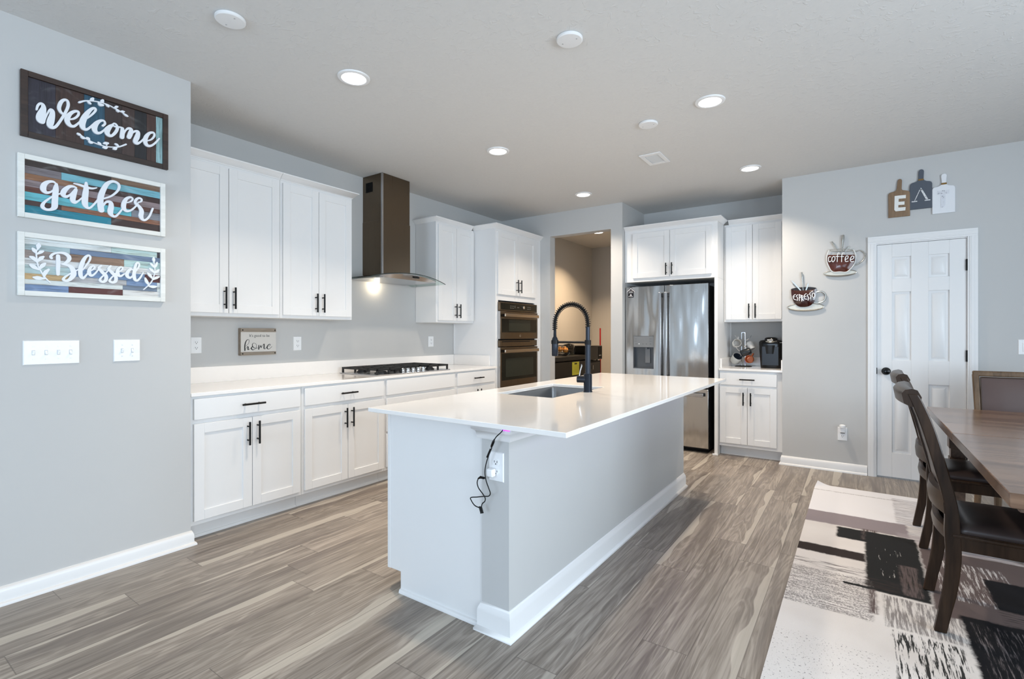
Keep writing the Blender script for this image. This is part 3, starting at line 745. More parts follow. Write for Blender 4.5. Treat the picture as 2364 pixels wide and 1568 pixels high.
m.done('backsplash', quartz, t, bevel=.0015)
# ------------------------------------------------------------------ island
IX0, IX1, IW, IY0, IY1 = -1.918, -1.317, -1.176, 1.672, 4.165
t = thing('kitchen_island', 'long kitchen island with white end panel and grey half wall on the seating side', 'kitchen island', (-1.55, 2.9, 0))
m = MB(); m.box(IX0+.02, IX1-.001, IY0+.03, IY1, .1, .64); m.box(IX0+.02, IX1-.001, IY0+.03, 2.34, .64, .878); m.box(IX0+.02, IX1-.001, 3.17, IY1, .64, .878); m.box(IX0+.02, IX0+.04, 2.34, 3.17, .64, .878)
m.box(IX0+.095, IX1, IY0+.03, IY1, 0, .1); m.done('cabinet_body', white_paint, t)
Fi = FY(IY0+.03)
m = MB(); m.prism([(IX0+.09, 0), (IX1, 0), (IX1, .878), (IX0+.018, .878), (IX0+.018, .1), (IX0+.09, .1)], Fi, 0, .019)
m.done('end_panel', white_paint, t, bevel=.001)
m = MB(); m.box(IX0, IX0+.018, IY0+.008, IY1, .1, .878); m.done('face_frame', white_paint, t, bevel=.001)
# doors on the working side
Fw = lambda u, n, z: (IX0-n, u, z)
for k in range(5):
    a = IY0+.03+k*.49
    if k == 2: drawer_front(Fw, 0, a, a+.47, .13, .86, t)
    else: shaker(Fw, 0, a, a+.47, .13, .86, t, (a+.43, .74))
m = MB(); m.box(IX1, IW, IY0, IY1, 0, .878); m.done('half_wall', wall_paint, t)
m = MB(); m.sweep([(IX0+.09, IY0+.011), (IX1, IY0+.011)], [(0, 0), (.013, 0), (.013, .008), (.009, .016), (0, .019)]); m.done('shoe_molding', trim_paint, t)
IB = [(0, 0), (.027, 0), (.027, .01), (.016, .02), (.015, .022), (.015, .085), (.012, .096), (.006, .108), (.003, .116), (0, .117)]
m = MB(); m.sweep([(IX1-.0, IY0+.03), (IX1-.0, IY0), (IW, IY0), (IW, IY1), (IX1, IY1)], IB); m.done('baseboard', trim_paint, t, sharp=60)
CAP = [(0, .812), (.012, .814), (.016, .822), (.02, .846), (.034, .856), (.036, .878), (0, .878)]
m = MB(); m.sweep([(IX1, IY0+.02), (IX1, IY0), (IW, IY0), (IW, IY1), (IX1, IY1)], CAP); m.done('cap_molding', trim_paint, t, sharp=50)

t = thing('countertop', 'big white quartz island worktop with a sink cut into it', 'countertop', (-1.4, 2.9, .88))
def slab_hole(m, x0, x1, y0, y1, hx0, hx1, hy0, hy1, z0, z1):
    xs = [x0, hx0, hx1, x1]; ys = [y0, hy0, hy1, y1]
    g = {}
    for k, z in enumerate((z0, z1)):
        for i in range(4):
            for j in range(4): g[i, j, k] = m.b.verts.new((xs[i], ys[j], z))
    for k in (0, 1):
        for i in range(3):
            for j in range(3):
                if (i, j) != (1, 1): m.b.faces.new([g[i, j, k], g[i+1, j, k], g[i+1, j+1, k], g[i, j+1, k]])
    ring = [(i, 0) for i in range(3)]+[(3, j) for j in range(3)]+[(3-i, 3) for i in range(3)]+[(0, 3-j) for j in range(3)]
    for a, c in zip(ring, ring[1:]+ring[:1]): m.b.faces.new([g[a+(0,)], g[c+(0,)], g[c+(1,)], g[a+(1,)]])
    ring = [(1, 1), (2, 1), (2, 2), (1, 2)]
    for a, c in zip(ring, ring[1:]+ring[:1]): m.b.faces.new([g[a+(0,)], g[c+(0,)], g[c+(1,)], g[a+(1,)]])
SX0, SX1, SY0, SY1 = -1.795, -1.40, 2.41, 3.10
m = MB(); slab_hole(m, -1.95, -.862, 1.585, 4.24, SX0, SX1, SY0, SY1, .88, .90); m.done('worktop_slab', quartz, t, bevel=.002)

t = thing('kitchen_sink', 'stainless undermount sink in the island worktop', 'sink', (-1.6, 2.75, .68))
m = MB()
g0 = [(SX0-.012, SY0-.012), (SX1+.012, SY0-.012), (SX1+.012, SY1+.012), (SX0-.012, SY1+.012)]
def rr(x0, x1, y0, y1, r, z, k=6):
    out = []
    for cx, cy, a0 in ((x1-r, y1-r, 0), (x0+r, y1-r, 90), (x0+r, y0+r, 180), (x1-r, y0+r, 270)):
        for i in range(k+1):
            a = R(a0+90*i/k); out.append((cx+r*math.cos(a), cy+r*math.sin(a), z))
    return out
rings = [rr(SX0-.03, SX1+.03, SY0-.03, SY1+.03, .05, .879), rr(SX0-.004, SX1+.004, SY0-.004, SY1+.004, .03, .879), rr(SX0+.0, SX1-.0, SY0+.0, SY1-.0, .03, .87),
         rr(SX0+.008, SX1-.008, SY0+.008, SY1-.008, .035, .70), rr(SX0+.03, SX1-.03, SY0+.03, SY1-.03, .04, .68), rr(-1.64, -1.56, 2.72, 2.80, .0399, .676)]
vr = [[m.b.verts.new(p) for p in q] for q in rings]
for a, c in zip(vr, vr[1:]):
    for i in range(len(a)):
        j = (i+1) % len(a); m.b.faces.new((a[i], a[j], c[j], c[i]))
m.b.faces.new(vr[-1])
m.done('basin', steel_sink, t, sharp=50)
m = MB(); m.lathe([(.001, .002), (.02, .002), (.024, .005), (.042, .005), (.044, .002), (.044, 0)], (-1.6, 2.76, .677), 28); m.done('drain', chrome, t)

# faucet: tall spring spout in black
FXx, FYy = -1.365, 2.785
t = thing('kitchen_faucet', 'tall black faucet with a coiled spring spout on the island', 'faucet', (FXx, FYy, .90))
m = MB(); m.lathe([(.001, 0), (.028, 0), (.028, .004), (.0255, .008), (.0255, .108), (.023, .112), (.001, .112)], (FXx, FYy, .90), 28); m.done('base', faucet_black, t)
m = MB(); m.lathe([(.0165, .108), (.0165, .308), (.013, .312), (.013, .40), (.009, .404), (.001, .404)], (FXx, FYy, .90), 24); m.done('riser', faucet_black, t)
arc = []
Rr_ = .1165; cxx = FXx-Rr_; zc = 1.325
for k in range(0, 49):
    a = PI*k/48; arc.append((cxx+Rr_*math.cos(a), FYy, zc+Rr_*math.sin(a)*1.02))
path = [(FXx, FYy, 1.296)]+arc+[(cxx-Rr_, FYy, 1.29), (cxx-Rr_+.001, FYy, 1.25)]
m = MB(); m.tube(path, .0085, 12); m.done('hose', black_matte, t)
m = MB()
P3 = catmull(path, 6); Ls = [0]
for a, c in zip(P3, P3[1:]): Ls.append(Ls[-1]+(Vector(c)-Vector(a)).length)
coil = []; turns = 34; N = turns*12
for i in range(N+1):
    s = Ls[-1]*.93*i/N; j = max(k for k in range(len(Ls)) if Ls[k] <= s+1e-9); j = min(j, len(P3)-2)
    f = (s-Ls[j])/max(1e-9, Ls[j+1]-Ls[j]); a, c = Vector(P3[j]), Vector(P3[j+1]); p = a.lerp(c, f); tg = (c-a).normalized()
    n1 = Vector((0, 1, 0)); n2 = tg.cross(n1).normalized(); an = 2*PI*turns*i/N
    coil.append(p+n1*math.cos(an)*.0155+n2*math.sin(an)*.0155)
m.tube(coil, .0023, 6); m.done('spring', black_metal, t)
m = MB(); m.lathe([(.001, -.175), (.018, -.175), (.0205, -.17), (.0205, -.075), (.017, -.06), (.010, -.05), (.008, .0), (.001, 0)], (cxx-Rr_, FYy, 1.29), 24); m.done('spray_head', faucet_black, t)
m = MB(); m.cyl((FXx, FYy, 1.205), (cxx-Rr_+.012, FYy, 1.205), .0075, 14); m.lathe([(.017, -.012), (.024, -.012), (.024, .012), (.017, .012)], (cxx-Rr_, FYy, 1.205), 20); m.lathe([(.016, -.014), (.0195, -.014), (.0195, .014), (.016, .014)], (FXx, FYy, 1.205), 20)
m.done('support_arm', black_metal, t)
m = MB(); m.cyl((FXx, FYy, .977), (FXx-.064, FYy-.02, .977), .0215, 20); hub = m.done('valve_hub', faucet_black, t, bevel=.003)
m = MB(); m.tube([(FXx-.05, FYy-.016, .995), (FXx-.044, FYy-.015, 1.03), (FXx-.034, FYy-.013, 1.064), (FXx-.038, FYy-.014, 1.068)], .004, 10); m.done('lever', chrome, hub)

# purple light strip under the island overhang
purple = plain('purple_led', srgb(190, 60, 255), .4, emit=srgb(165, 40, 255), es=LED)
t = thing('led_strip', 'purple light strip stuck under the overhang of the island worktop', 'light strip', (IW, 3, .85))
m = MB(); m.box(IW+.037, IW+.041, IY0+.06, IY1, .866, .876); m.box(IX1, IW+.037, IY1+.037, IY1+.041, .866, .876); m.box(IW-.006, IW+.03, IY0-.041, IY0-.037, .866, .876); m.done('strip', purple, t)
# its controller cord hanging at the island corner
Fo = FY(IY0)
t = thing('power_cord', 'thin black twisted cord hanging from the light strip at the island corner', 'cord', (-1.25, IY0-.02, .7))
m = MB()
cordp = [(-1.17, .874), (-1.178, .862), (-1.205, .838), (-1.222, .81), (-1.235, .785), (-1.255, .745), (-1.266, .71), (-1.267, .68), (-1.258, .65), (-1.243, .62), (-1.238, .602), (-1.25, .588), (-1.275, .582), (-1.31, .573), (-1.343, .565), (-1.335, .552), (-1.318, .538), (-1.297, .533), (-1.289, .535), (-1.284, .55), (-1.27, .563), (-1.266, .578), (-1.276, .594), (-1.298, .615), (-1.307, .635), (-1.303, .652), (-1.29, .66), (-1.266, .658)]
cc = catmull([(x, IY0-.075+.02*math.sin(i*1.3)*(i > 8), z) if 3 < i else (x, IY0-.05-.005*i, z) for i, (x, z) in enumerate(cordp)], 6)
cc = catmull([(x, IY0-.043-.004*math.sin(i*.9) if z < .80 else IY0-.05, z) for i, (x, z) in enumerate(cordp)], 6)
m.tube(cc, .0022, 8)
m.tube([(-1.295, IY0-.045, .538), (-1.286, IY0-.044, .51)], .0035, 8); m.tube([(-1.29, IY0-.04, .538), (-1.28, IY0-.04, .511)], .0035, 8)
m.done('cord', black_matte, t)
m = MB(); m.tube([(-1.213, IY0-.05, .829), (-1.218, IY0-.05, .818), (-1.227, IY0-.049, .80), (-1.232, IY0-.047, .792)], [.0025, .0055, .0055, .0025], 10)
m.tube([(-1.235, IY0-.047, .785), (-1.256, IY0-.044, .748)], [.004, .0035], 10)
m.tube([(-1.303, IY0-.044, .652), (-1.29, IY0-.043, .66), (-1.272, IY0-.042, .659)], [.003, .006, .005], 10)
m.done('connector', black_gloss, t)

# ------------------------------------------------------------------ wall plates
def plate(name, label, cat, F, u, z, w, h, n=0, group=None):
    a = F(u, 0, z)
    t = thing(name, label, cat, a, group)
    m = MB(); m.frustum(F, u-w/2, u+w/2, z-h/2, z+h/2, 0.0005, .006, .003); m.done('plate', plastic_white, t)
    return t
def receptacle(F, u, z, t, deco=False):
    for q in ((-.0, .0197), (0, -.0197)):
        m = MB(); zz = z+q[1]
        m.prism([(u+.017*math.cos(a), zz+max(-.0125, min(.0125, .017*math.sin(a)))) for a in [2*PI*k/24 for k in range(24)]], F, .004, .008)
        s = m.done('receptacle', plastic_white, t)
        m = MB(); m.fbox(F, u-.008, u-.0055, .0075, .0085, zz-.002, zz+.007); m.fbox(F, u+.0055, u+.008, .0075, .0085, zz-.002, zz+.006)
        m.prism([(u+.0028*math.cos(a), zz-.0075+.0028*math.sin(a)) for a in [2*PI*k/10 for k in range(10)]], F, .0075, .0085)
        m.done('slots', slot_dark, s)
def outlet(label, F, u, z, w=.074, h=.118, group=None):
    t = plate('wall_outlet', label, 'outlet', F, u, z, w, h, group=group); receptacle(F, u, z, t); return t
def switches(label, F, u, z, n, group=None):
    w = .074+.0455*(n-1)
    t = plate('light_switch', label, 'switch', F, u, z, w, .118)
    for i in range(n):
        uu = u+(i-(n-1)/2)*.046
        m = MB(); m.fbox(F, uu-.006, uu+.006, .0055, .0068, z-.012, z+.012); b = m.done('toggle_slot', plain('toggle_grey', srgb(196, 198, 200), .4), t)
        m = MB(); m.prism([(uu-.0042, z-.009), (uu+.0042, z-.009), (uu+.0042, z+.009), (uu-.0042, z+.009)], F, .006, .009)
        q = .004 if i % 2 == 0 else -.006
        m.fbox(F, uu-.0035, uu+.0035, .008, .018, z+q-.003, z+q+.005); m.done('toggle', plastic_white, b, bevel=.0008)
        m = MB()
        for s in (-1, 1): m.cyl(F(uu, .0055, z+s*.03), F(uu, .0072, z+s*.03), .003, 10)
        m.done('screws', plain('screw_grey', srgb(180, 182, 185), .35, .5), t)
    return t
FL = FX(LX); FK = FX(KX); FD = FY(DY)
switches('wide white four-gang switch plate below the three wood signs', FL, .724, 1.166, 4)
switches('white two-gang switch plate on the sign wall near the corner', FL, 1.03, 1.167, 2)
outlet('white wall outlet left of the home plaque above the worktop', FK, 1.642, 1.176)
outlet('white wall outlet right of the home plaque above the worktop', FK, 2.428, 1.177)
outlet('white wall outlet right of the cooktop under the single wall cabinet', FK, 4.035, 1.174, .078)
t = plate('light_switch', 'white rocker switch plate on the wall right of the closet door', 'switch', FD, 1.066, 1.155, .082, .118)
m = MB(); m.frustum(FD, 1.049, 1.083, 1.12, 1.19, .005, .010, .002); m.done('rocker', plastic_white, t)
t = outlet('white island outlet with a charger block plugged in below the cord', Fo, -1.238, .703, .076, .122)
t = thing('phone_charger', 'small white charger block plugged into the island outlet', 'charger', (-1.25, IY0, .682))
m = MB(); m.fbox(Fo, -1.268, -1.236, .0087, .036, .664, .697); m.done('charger_body', plastic_white, t, bevel=.005, seg=3)
t = outlet('white outlet low on the back wall left of the closet door', FD, -.115, .348, .074, .122)
t = thing('plug_in_freshener', 'small white plug-in air freshener in the low outlet by the door', 'air freshener', (-.112, DY-.03, .39))
m = MB(); m.fbox(FD, -.134, -.092, .0087, .032, .362, .408); b = m.done('freshener_body', plastic_white, t, bevel=.006, seg=3)
m = MB(); m.lathe([(.001, .0), (.022, 0), (.026, .01), (.024, .024), (.012, .030), (.001, .031)], (-.113, DY-.04, .408), 24); m.done('cap', plastic_white, t)
m = MB(); m.fbox(FD, -.13, -.096, .012, .03, .3575, .361); m.done('vent', slot_dark, b)

# ------------------------------------------------------------------ cooktop
t = thing('gas_cooktop', 'stainless gas cooktop with black cast iron grates and a row of knobs', 'cooktop', (-3.55, CKY, CT))
cy0, cy1, cx0, cx1 = CKY-.457, CKY+.457, -3.83, -3.315
m = MB(); m.box(cx0, cx1, cy0, cy1, CT+.0005, CT+.009); tray = m.done('tray', steel, t, bevel=.003)
iron = plain('cast_iron', srgb(24, 24, 25), .5, bump=.1, bscale=400)
def burner(x, y, r):
    m = MB(); m.lathe([(.001, .022), (r*.8, .022), (r, .017), (r, .012), (r*1.25, .010), (r*1.3, .002), (r*1.3, 0)], (x, y, CT+.009), 24)
    m.done('burner', plain('burner_cap', srgb(34, 34, 35), .45, .3), t)
burner(-3.70, CKY-.31, .036); burner(-3.44, CKY-.31, .045); burner(-3.60, CKY, .058); burner(-3.70, CKY+.31, .045); burner(-3.46, CKY+.31, .036)
def grate(a, b, x0=cx0+.02, x1=cx1-.02):
    m = MB(); z0, z1 = CT+.042, CT+.058; w = .012
    m.box(x0, x1, a, a+w, z0, z1); m.box(x0, x1, b-w, b, z0, z1); m.box(x0, x0+w, a, b, z0, z1); m.box(x1-w, x1, a, b, z0, z1)
    mid = (a+b)/2; m.box(x0, x1, mid-w/2, mid+w/2, z0, z1)
    for f in (.25, .5, .75): xx = x0+(x1-x0)*f; m.box(xx-w/2, xx+w/2, a, b, z0, z1)
    for xx in (x0, x1-w*1.3):
        for yy in (a, b-w*1.3): m.box(xx, xx+w*1.3, yy, yy+w*1.3, CT+.009, z0)
    for xx in (x0, x1-w*1.3): m.box(xx, xx+w*1.3, mid-w*.65, mid+w*.65, CT+.009, z0)
    m.done('grate', iron, t, bevel=.002)
grate(cy0+.012, CKY-.165); grate(CKY-.155, CKY+.155, x1=cx1-.12); grate(CKY+.165, cy1-.012)
for i in range(5):
    y = CKY-.13+i*.065
    m = MB(); m.lathe([(.001, .034), (.017, .034), (.019, .030), (.019, .010), (.023, .006), (.023, 0), (.001, 0)], (cx1-.05, y, CT+.009), 20)
    m.box(cx1-.053, cx1-.047, y-.017, y+.017, CT+.04, CT+.046); m.done('knob', chrome, t)

# ------------------------------------------------------------------ range hood
t = thing('range_hood', 'chimney range hood with a curved glass canopy above the cooktop', 'range hood', (-3.7, 3.28, 1.76))
hy0, hy1, hxf = 3.105, 3.455, -3.622
m = MB(); m.box(KX+.001, hxf, hy0+.003, hy1-.003, 2.32, CZ-.001); m.done('upper_chimney', slate_steel, t, bevel=.002)
m = MB(); m.box(KX+.001, hxf+.004, hy0, hy1, 1.80, 2.322); ch = m.done('chimney', slate_steel, t, bevel=.002)
m = MB(); m.box(hxf-.012, hxf+.0055, hy0-.002, hy0+.0, 1.80, CZ-.001); m.box(hxf+.004, hxf+.0055, hy0, hy0+.012, 1.80, CZ-.001); m.done('corner_trim', steel, t)
m = MB()
for k in range(8): m.box(KX+.05+k*.012, KX+.057+k*.012, hy0-.0005, hy0+.0025, 2.60, 2.69)
m.done('vent_slots', black_matte, t)
def arch(y): return 1.812-.20*(y-3.28)**2*1.35
gl, tt = MB(), .006
ys = [2.815+.93*i/40 for i in range(41)]
def gx(y):
    s = (y-3.28)/.465
    return -3.385-.035*s*s
rows_ = []
for y in ys:
    z = arch(y); rows_.append([gl.b.verts.new(p) for p in ((KX+.002, y, z), (gx(y), y, z), (gx(y), y, z+tt), (KX+.002, y, z+tt))])
for a, c in zip(rows_, rows_[1:]):
    for k in range(4): gl.b.faces.new((a[k], a[(k+1) % 4], c[(k+1) % 4], c[k]))
gl.b.faces.new(rows_[0]); gl.b.faces.new(rows_[-1])
hood_glass = plain('hood_glass', srgb(222, 236, 232), .02, trans=1, ior=1.12, var=0)
gl.done('glass_canopy', hood_glass, t)
m = MB()
for y0_, y1_ in zip(ys, ys[1:]):
    m.tube([(gx(y0_)+.001, y0_, arch(y0_)+.003), (gx(y1_)+.001, y1_, arch(y1_)+.003)], .0035, 6, cap=False)
m.done('glass_edge', plain('dark_edge', srgb(34, 44, 42), .2), t)
m = MB(); rows_ = []
ys2 = [2.93+.70*i/30 for i in range(31)]
for y in ys2:
    z = arch(y)-.001; s = (y-3.28)/.35; fx = gx(y)-.03
    zb = min(z-.003, 1.762+.0*s)
    rows_.append([m.b.verts.new(p) for p in ((KX+.003, y, zb), (fx-.03, y, zb), (fx, y, z-.004), (fx, y, z), (KX+.003, y, z))])
for a, c in zip(rows_, rows_[1:]):
    for k in range(5): m.b.faces.new((a[k], a[(k+1) % 5], c[(k+1) % 5], c[k]))
m.b.faces.new(rows_[0]); m.b.faces.new(rows_[-1])
vis = m.done('visor', steel, t)
m = MB()
for k in range(5): m.box(gx(3.28)-.040, gx(3.28)-.026, 3.31+k*.014, 3.321+k*.014, arch(3.3)-.03, arch(3.3)-.018)
m.done('control_buttons', black_gloss, vis)
lampm = plain('lamp_face', (1, 1, 1, 1), .4, emit=(1, .88, .66, 1), es=14)
for y in (3.24,):
    m = MB(); m.lathe([(.001, 0), (.022, 0), (.022, .003)], (-3.85, y, 1.758), 20); m.done('lamp', lampm, vis)
for y in (3.24,):
    d = bpy.data.lights.new('hood_lamp_light', 'POINT'); d.energy = P_HOOD; d.color = (1, .84, .58); d.shadow_soft_size = .02
    o = bpy.data.objects.new('hood_lamp_light', d); COL.objects.link(o); o.location = (-3.85, y, 1.735)

# ------------------------------------------------------------------ wall oven
t = thing('wall_oven', 'dark steel double wall oven with a microwave above, in the tall cabinet', 'oven', (-3.5, 4.847, .65))
oy0, oy1 = 4.458, 5.238
Fov = FX(BF)
oven_glass = plain('oven_glass', srgb(20, 21, 17), .08, spec=.3)
oven_win = plain('oven_window', srgb(40, 43, 37), .1, spec=.3)
m = MB(); m.fbox(Fov, 4.475, 5.221, -.5, .002, .65, 1.62); m.done('oven_body', black_matte, t)
m = MB(); m.fbox(Fov, oy0, oy1, .002, .030, 1.518, 1.616); cp = m.done('control_panel', slate_steel, t, bevel=.003)
m = MB(); m.fbox(Fov, oy0+.022, oy1-.022, .030, .0315, 1.53, 1.606); m.done('panel_glass', oven_glass, cp)
mark = plain('panel_marks', srgb(120, 118, 112), .5)
m = MB()
for r_ in range(2):
    for k in range(3): m.fbox(Fov, 4.66+k*.028, 4.672+k*.028, .0314, .0319, 1.572-r_*.022, 1.58-r_*.022)
    for k in range(3): m.fbox(Fov, 5.02+k*.028, 5.032+k*.028, .0314, .0319, 1.572-r_*.022, 1.58-r_*.022)
m.fbox(Fov, 4.75, 4.757, .0314, .0319, 1.555, 1.585); m.fbox(Fov, 4.80, 4.84, .0314, .0319, 1.563, 1.568)
m.done('button_marks', mark, cp)
m = MB(); m.cyl(Fov(4.925, .0315, 1.568), Fov(4.925, .045, 1.568), .018, 20); m.done('dial', chrome, cp, bevel=.002)
def oven_door(z0, z1, hz, g0, g1, win):
    m = MB(); m.fbox(Fov, oy0, oy1, .002, .038, z0, z1); d_ = m.done('door', slate_steel, t, bevel=.003)
    m = MB(); m.fbox(Fov, oy0+.028, oy1-.028, .038, .0395, g0, g1); gg = m.done('door_glass', oven_glass, d_)
    if win:
        m = MB(); m.fbox(Fov, *win[:2], .0394, .0402, *win[2:]); m.done('window', oven_win, d_)
    m = MB(); m.fbox(Fov, oy0+.035, oy1-.035, .066, .084, hz-.019, hz+.019); hh = m.done('handle', brushed('steel_bronze', srgb(186, 172, 156), .22, 'h'), d_, bevel=.006, seg=3)
    m = MB()
    for y in (oy0+.06, oy1-.06): m.fbox(Fov, y-.012, y+.012, .038, .068, hz-.012, hz+.012)
    m.done('handle_bracket', black_metal, d_)
    m = MB(); m.fbox(Fov, oy0-.0006, oy0+.0, .002, .037, z0+.002, z1-.002); m.done('lit_door_edge', steel, d_)  # brighter steel strip paints the light reflected by the door's near side
    return d_
d1 = oven_door(1.20, 1.514, 1.468, 1.275, 1.43, (4.62, 5.07, 1.29, 1.415))
m = MB(); m.lathe([(.009, 0), (.013, 0), (.013, .002), (.009, .002)], (BF+.038, 4.85, 1.235), 20, 'x'); m.done('maker_badge', chrome, d1)
m = MB(); m.fbox(Fov, oy0, oy1, .002, .030, 1.115, 1.185); vp = m.done('vent_panel', slate_steel, t, bevel=.002)
m = MB(); m.fbox(Fov, oy0+.04, oy1-.16, .0298, .0308, 1.165, 1.176); m.done('vent_slot', black_matte, vp)
oven_door(.66, 1.108, 1.065, .735, 1.04, (4.56, 5.14, .77, .98))

# ------------------------------------------------------------------ fridge
t = thing('refrigerator', 'stainless french door refrigerator with water dispenser beside the coffee corner', 'refrigerator', (-1.74, 5.8, 0))
fx0, fx1, sp = -2.187, -1.282, -1.742
fz1 = 1.79
fbody = plain('fridge_side', srgb(30, 30, 32), .45)
m = MB(); m.box(fx0+.006, fx1-.006, FFY+.065, AY-.02, .03, fz1-.015); m.done('fridge_body', fbody, t, bevel=.003)
m = MB(); m.box(fx0+.02, fx1-.02, FFY+.08, FFY+.2, .0, .03); m.done('base_grille', black_matte, t)
FF = lambda u, n, z: (u, FFY+.06-n, z)
hx0, hx1, hz0, hz1 = -2.098, -1.862, .868, 1.235
m = MB()
a0, a1 = fx0, sp-.003
m.fbox(FF, a0, hx0, 0, .06, .69, fz1); m.fbox(FF, hx1, a1, 0, .06, .69, fz1); m.fbox(FF, hx0, hx1, 0, .06, .69, hz0); m.fbox(FF, hx0, hx1, 0, .06, hz1, fz1)
ld = m.done('door', steel_door, t)
disp_grey = plain('dispenser_grey', srgb(128, 130, 132), .35, .2)
m = MB(); m.fbox(FF, hx0+.001, hx1-.001, .03, .058, 1.108, hz1-.001); dp = m.done('dispenser_panel', disp_grey, ld, bevel=.002)
m = MB(); m.fbox(FF, hx0+.001, hx1-.001, .0, .006, hz0+.001, 1.108); m.fbox(FF, hx0+.001, hx0+.006, .006, .058, hz0+.001, 1.108); m.fbox(FF, hx1-.006, hx1-.001, .006, .058, hz0+.001, 1.108)
m.fbox(FF, hx0+.006, hx1-.006, .006, .058, hz0+.001, hz0+.012); m.done('dispenser_recess', plain('recess_grey', srgb(96, 98, 101), .25, .6), ld)
m = MB(); m.fbox(FF, -1.975, -1.915, .012, .02, .93, 1.09); m.fbox(FF, -1.968, -1.945, .012, .04, 1.088, 1.106); m.done('dispenser_paddle', plain('paddle_grey', srgb(120, 121, 123), .3, .3), ld, bevel=.003)
m = MB(); m.cyl(FF(-2.03, .058, 1.146), FF(-2.03, .0592, 1.146), .004, 12); m.done('indicator_light', plain('indicator', (1, 1, 1, 1), .4, emit=(1, 1, 1, 1), es=1.2), ld)
m = MB()
for k, uu in enumerate((-2.07, -2.07, -1.90, -1.90)): m.fbox(FF, uu-.014, uu+.014, .058, .0585, 1.176+.024*(k % 2), 1.179+.024*(k % 2))
for uu in (-2.065, -1.985, -1.945, -1.9): m.fbox(FF, uu-.006, uu+.006, .058, .0585, 1.142, 1.148)
m.done('panel_marks', plain('grey_marks', srgb(92, 94, 96), .5), ld)
m = MB(); m.fbox(FF, sp+.003, fx1, 0, .06, .69, fz1); rd = m.done('door', steel_door, t, bevel=.002)
m = MB(); m.lathe([(.010, 0), (.013, 0), (.013, .0015), (.010, .0015)], (-1.405, FFY-.0015, 1.715), 20, 'y'); m.done('maker_badge', chrome, rd)
def bar(u0, u1, z0, z1, parent, vert):
    m = MB(); m.fbox(FF, u0, u1, .098, .112, z0, z1); h = m.done('handle', steel, parent, bevel=.005, seg=3)
    m = MB()
    if vert:
        for z in (z0+.03, z1-.03): m.fbox(FF, u0+.006, u1-.006, .06, .1, z-.018, z+.018)
    else:
        for u in (u0+.03, u1-.03): m.fbox(FF, u-.018, u+.018, .06, .1, z0+.006, z1-.006)
    m.done('handle_mount', black_metal, parent, bevel=.002)
bar(-1.793, -1.764, .76, 1.715, ld, True); bar(-1.728, -1.699, .76, 1.715, rd, True)
m = MB(); m.fbox(FF, fx0, fx1, 0, .06, .055, .675); dr = m.done('drawer', steel_door, t, bevel=.003)
bar(-2.14, -1.322, .595, .635, dr, False)
m = MB(); m.fbox(FF, fx0+.03, fx0+.09, -.06, .02, fz1, fz1+.012); m.fbox(FF, fx1-.09, fx1-.03, -.06, .02, fz1, fz1+.012); m.done('hinge_cover', black_matte, t, bevel=.002)
# house-shaped magnet
t = thing('house_magnet', 'small dark house-shaped magnet at the top left of the fridge door', 'magnet', (-2.128, FFY, 1.73))
FM = lambda u, n, z: (u, FFY-.0008-n, z)
m = MB(); m.prism([(-2.158, 1.672), (-2.094, 1.672), (-2.094, 1.735), (-2.074, 1.74), (-2.126, 1.782), (-2.178, 1.74), (-2.158, 1.735)], FM, 0, .002); m.done('magnet_body', plain('magnet_dark', srgb(26, 26, 32), .6, spec=.2), t)
mw = plain('magnet_white', srgb(205, 205, 208), .6, spec=.2)
m = MB(); m.prism([(-2.176, 1.739), (-2.126, 1.779), (-2.126, 1.770), (-2.170, 1.735)], FM, .002, .003); m.prism([(-2.076, 1.739), (-2.126, 1.779), (-2.126, 1.770), (-2.082, 1.735)], FM, .002, .003)
m.fbox(FM, -2.146, -2.106, .002, .003, 1.745, 1.748); m.fbox(FM, -2.150, -2.102, .002, .003, 1.734, 1.737); m.fbox(FM, -2.152, -2.100, .002, .003, 1.723, 1.726)
m.prism([(-2.138, 1.700), (-2.126, 1.712), (-2.114, 1.700), (-2.116, 1.692), (-2.124, 1.692), (-2.128, 1.699), (-2.132, 1.692), (-2.138, 1.692)], FM, .002, .003)
m.fbox(FM, -2.152, -2.143, .002, .003, 1.681, 1.687); m.fbox(FM, -2.137, -2.1, .002, .003, 1.682, 1.687)
m.done('magnet_print', mw, t)
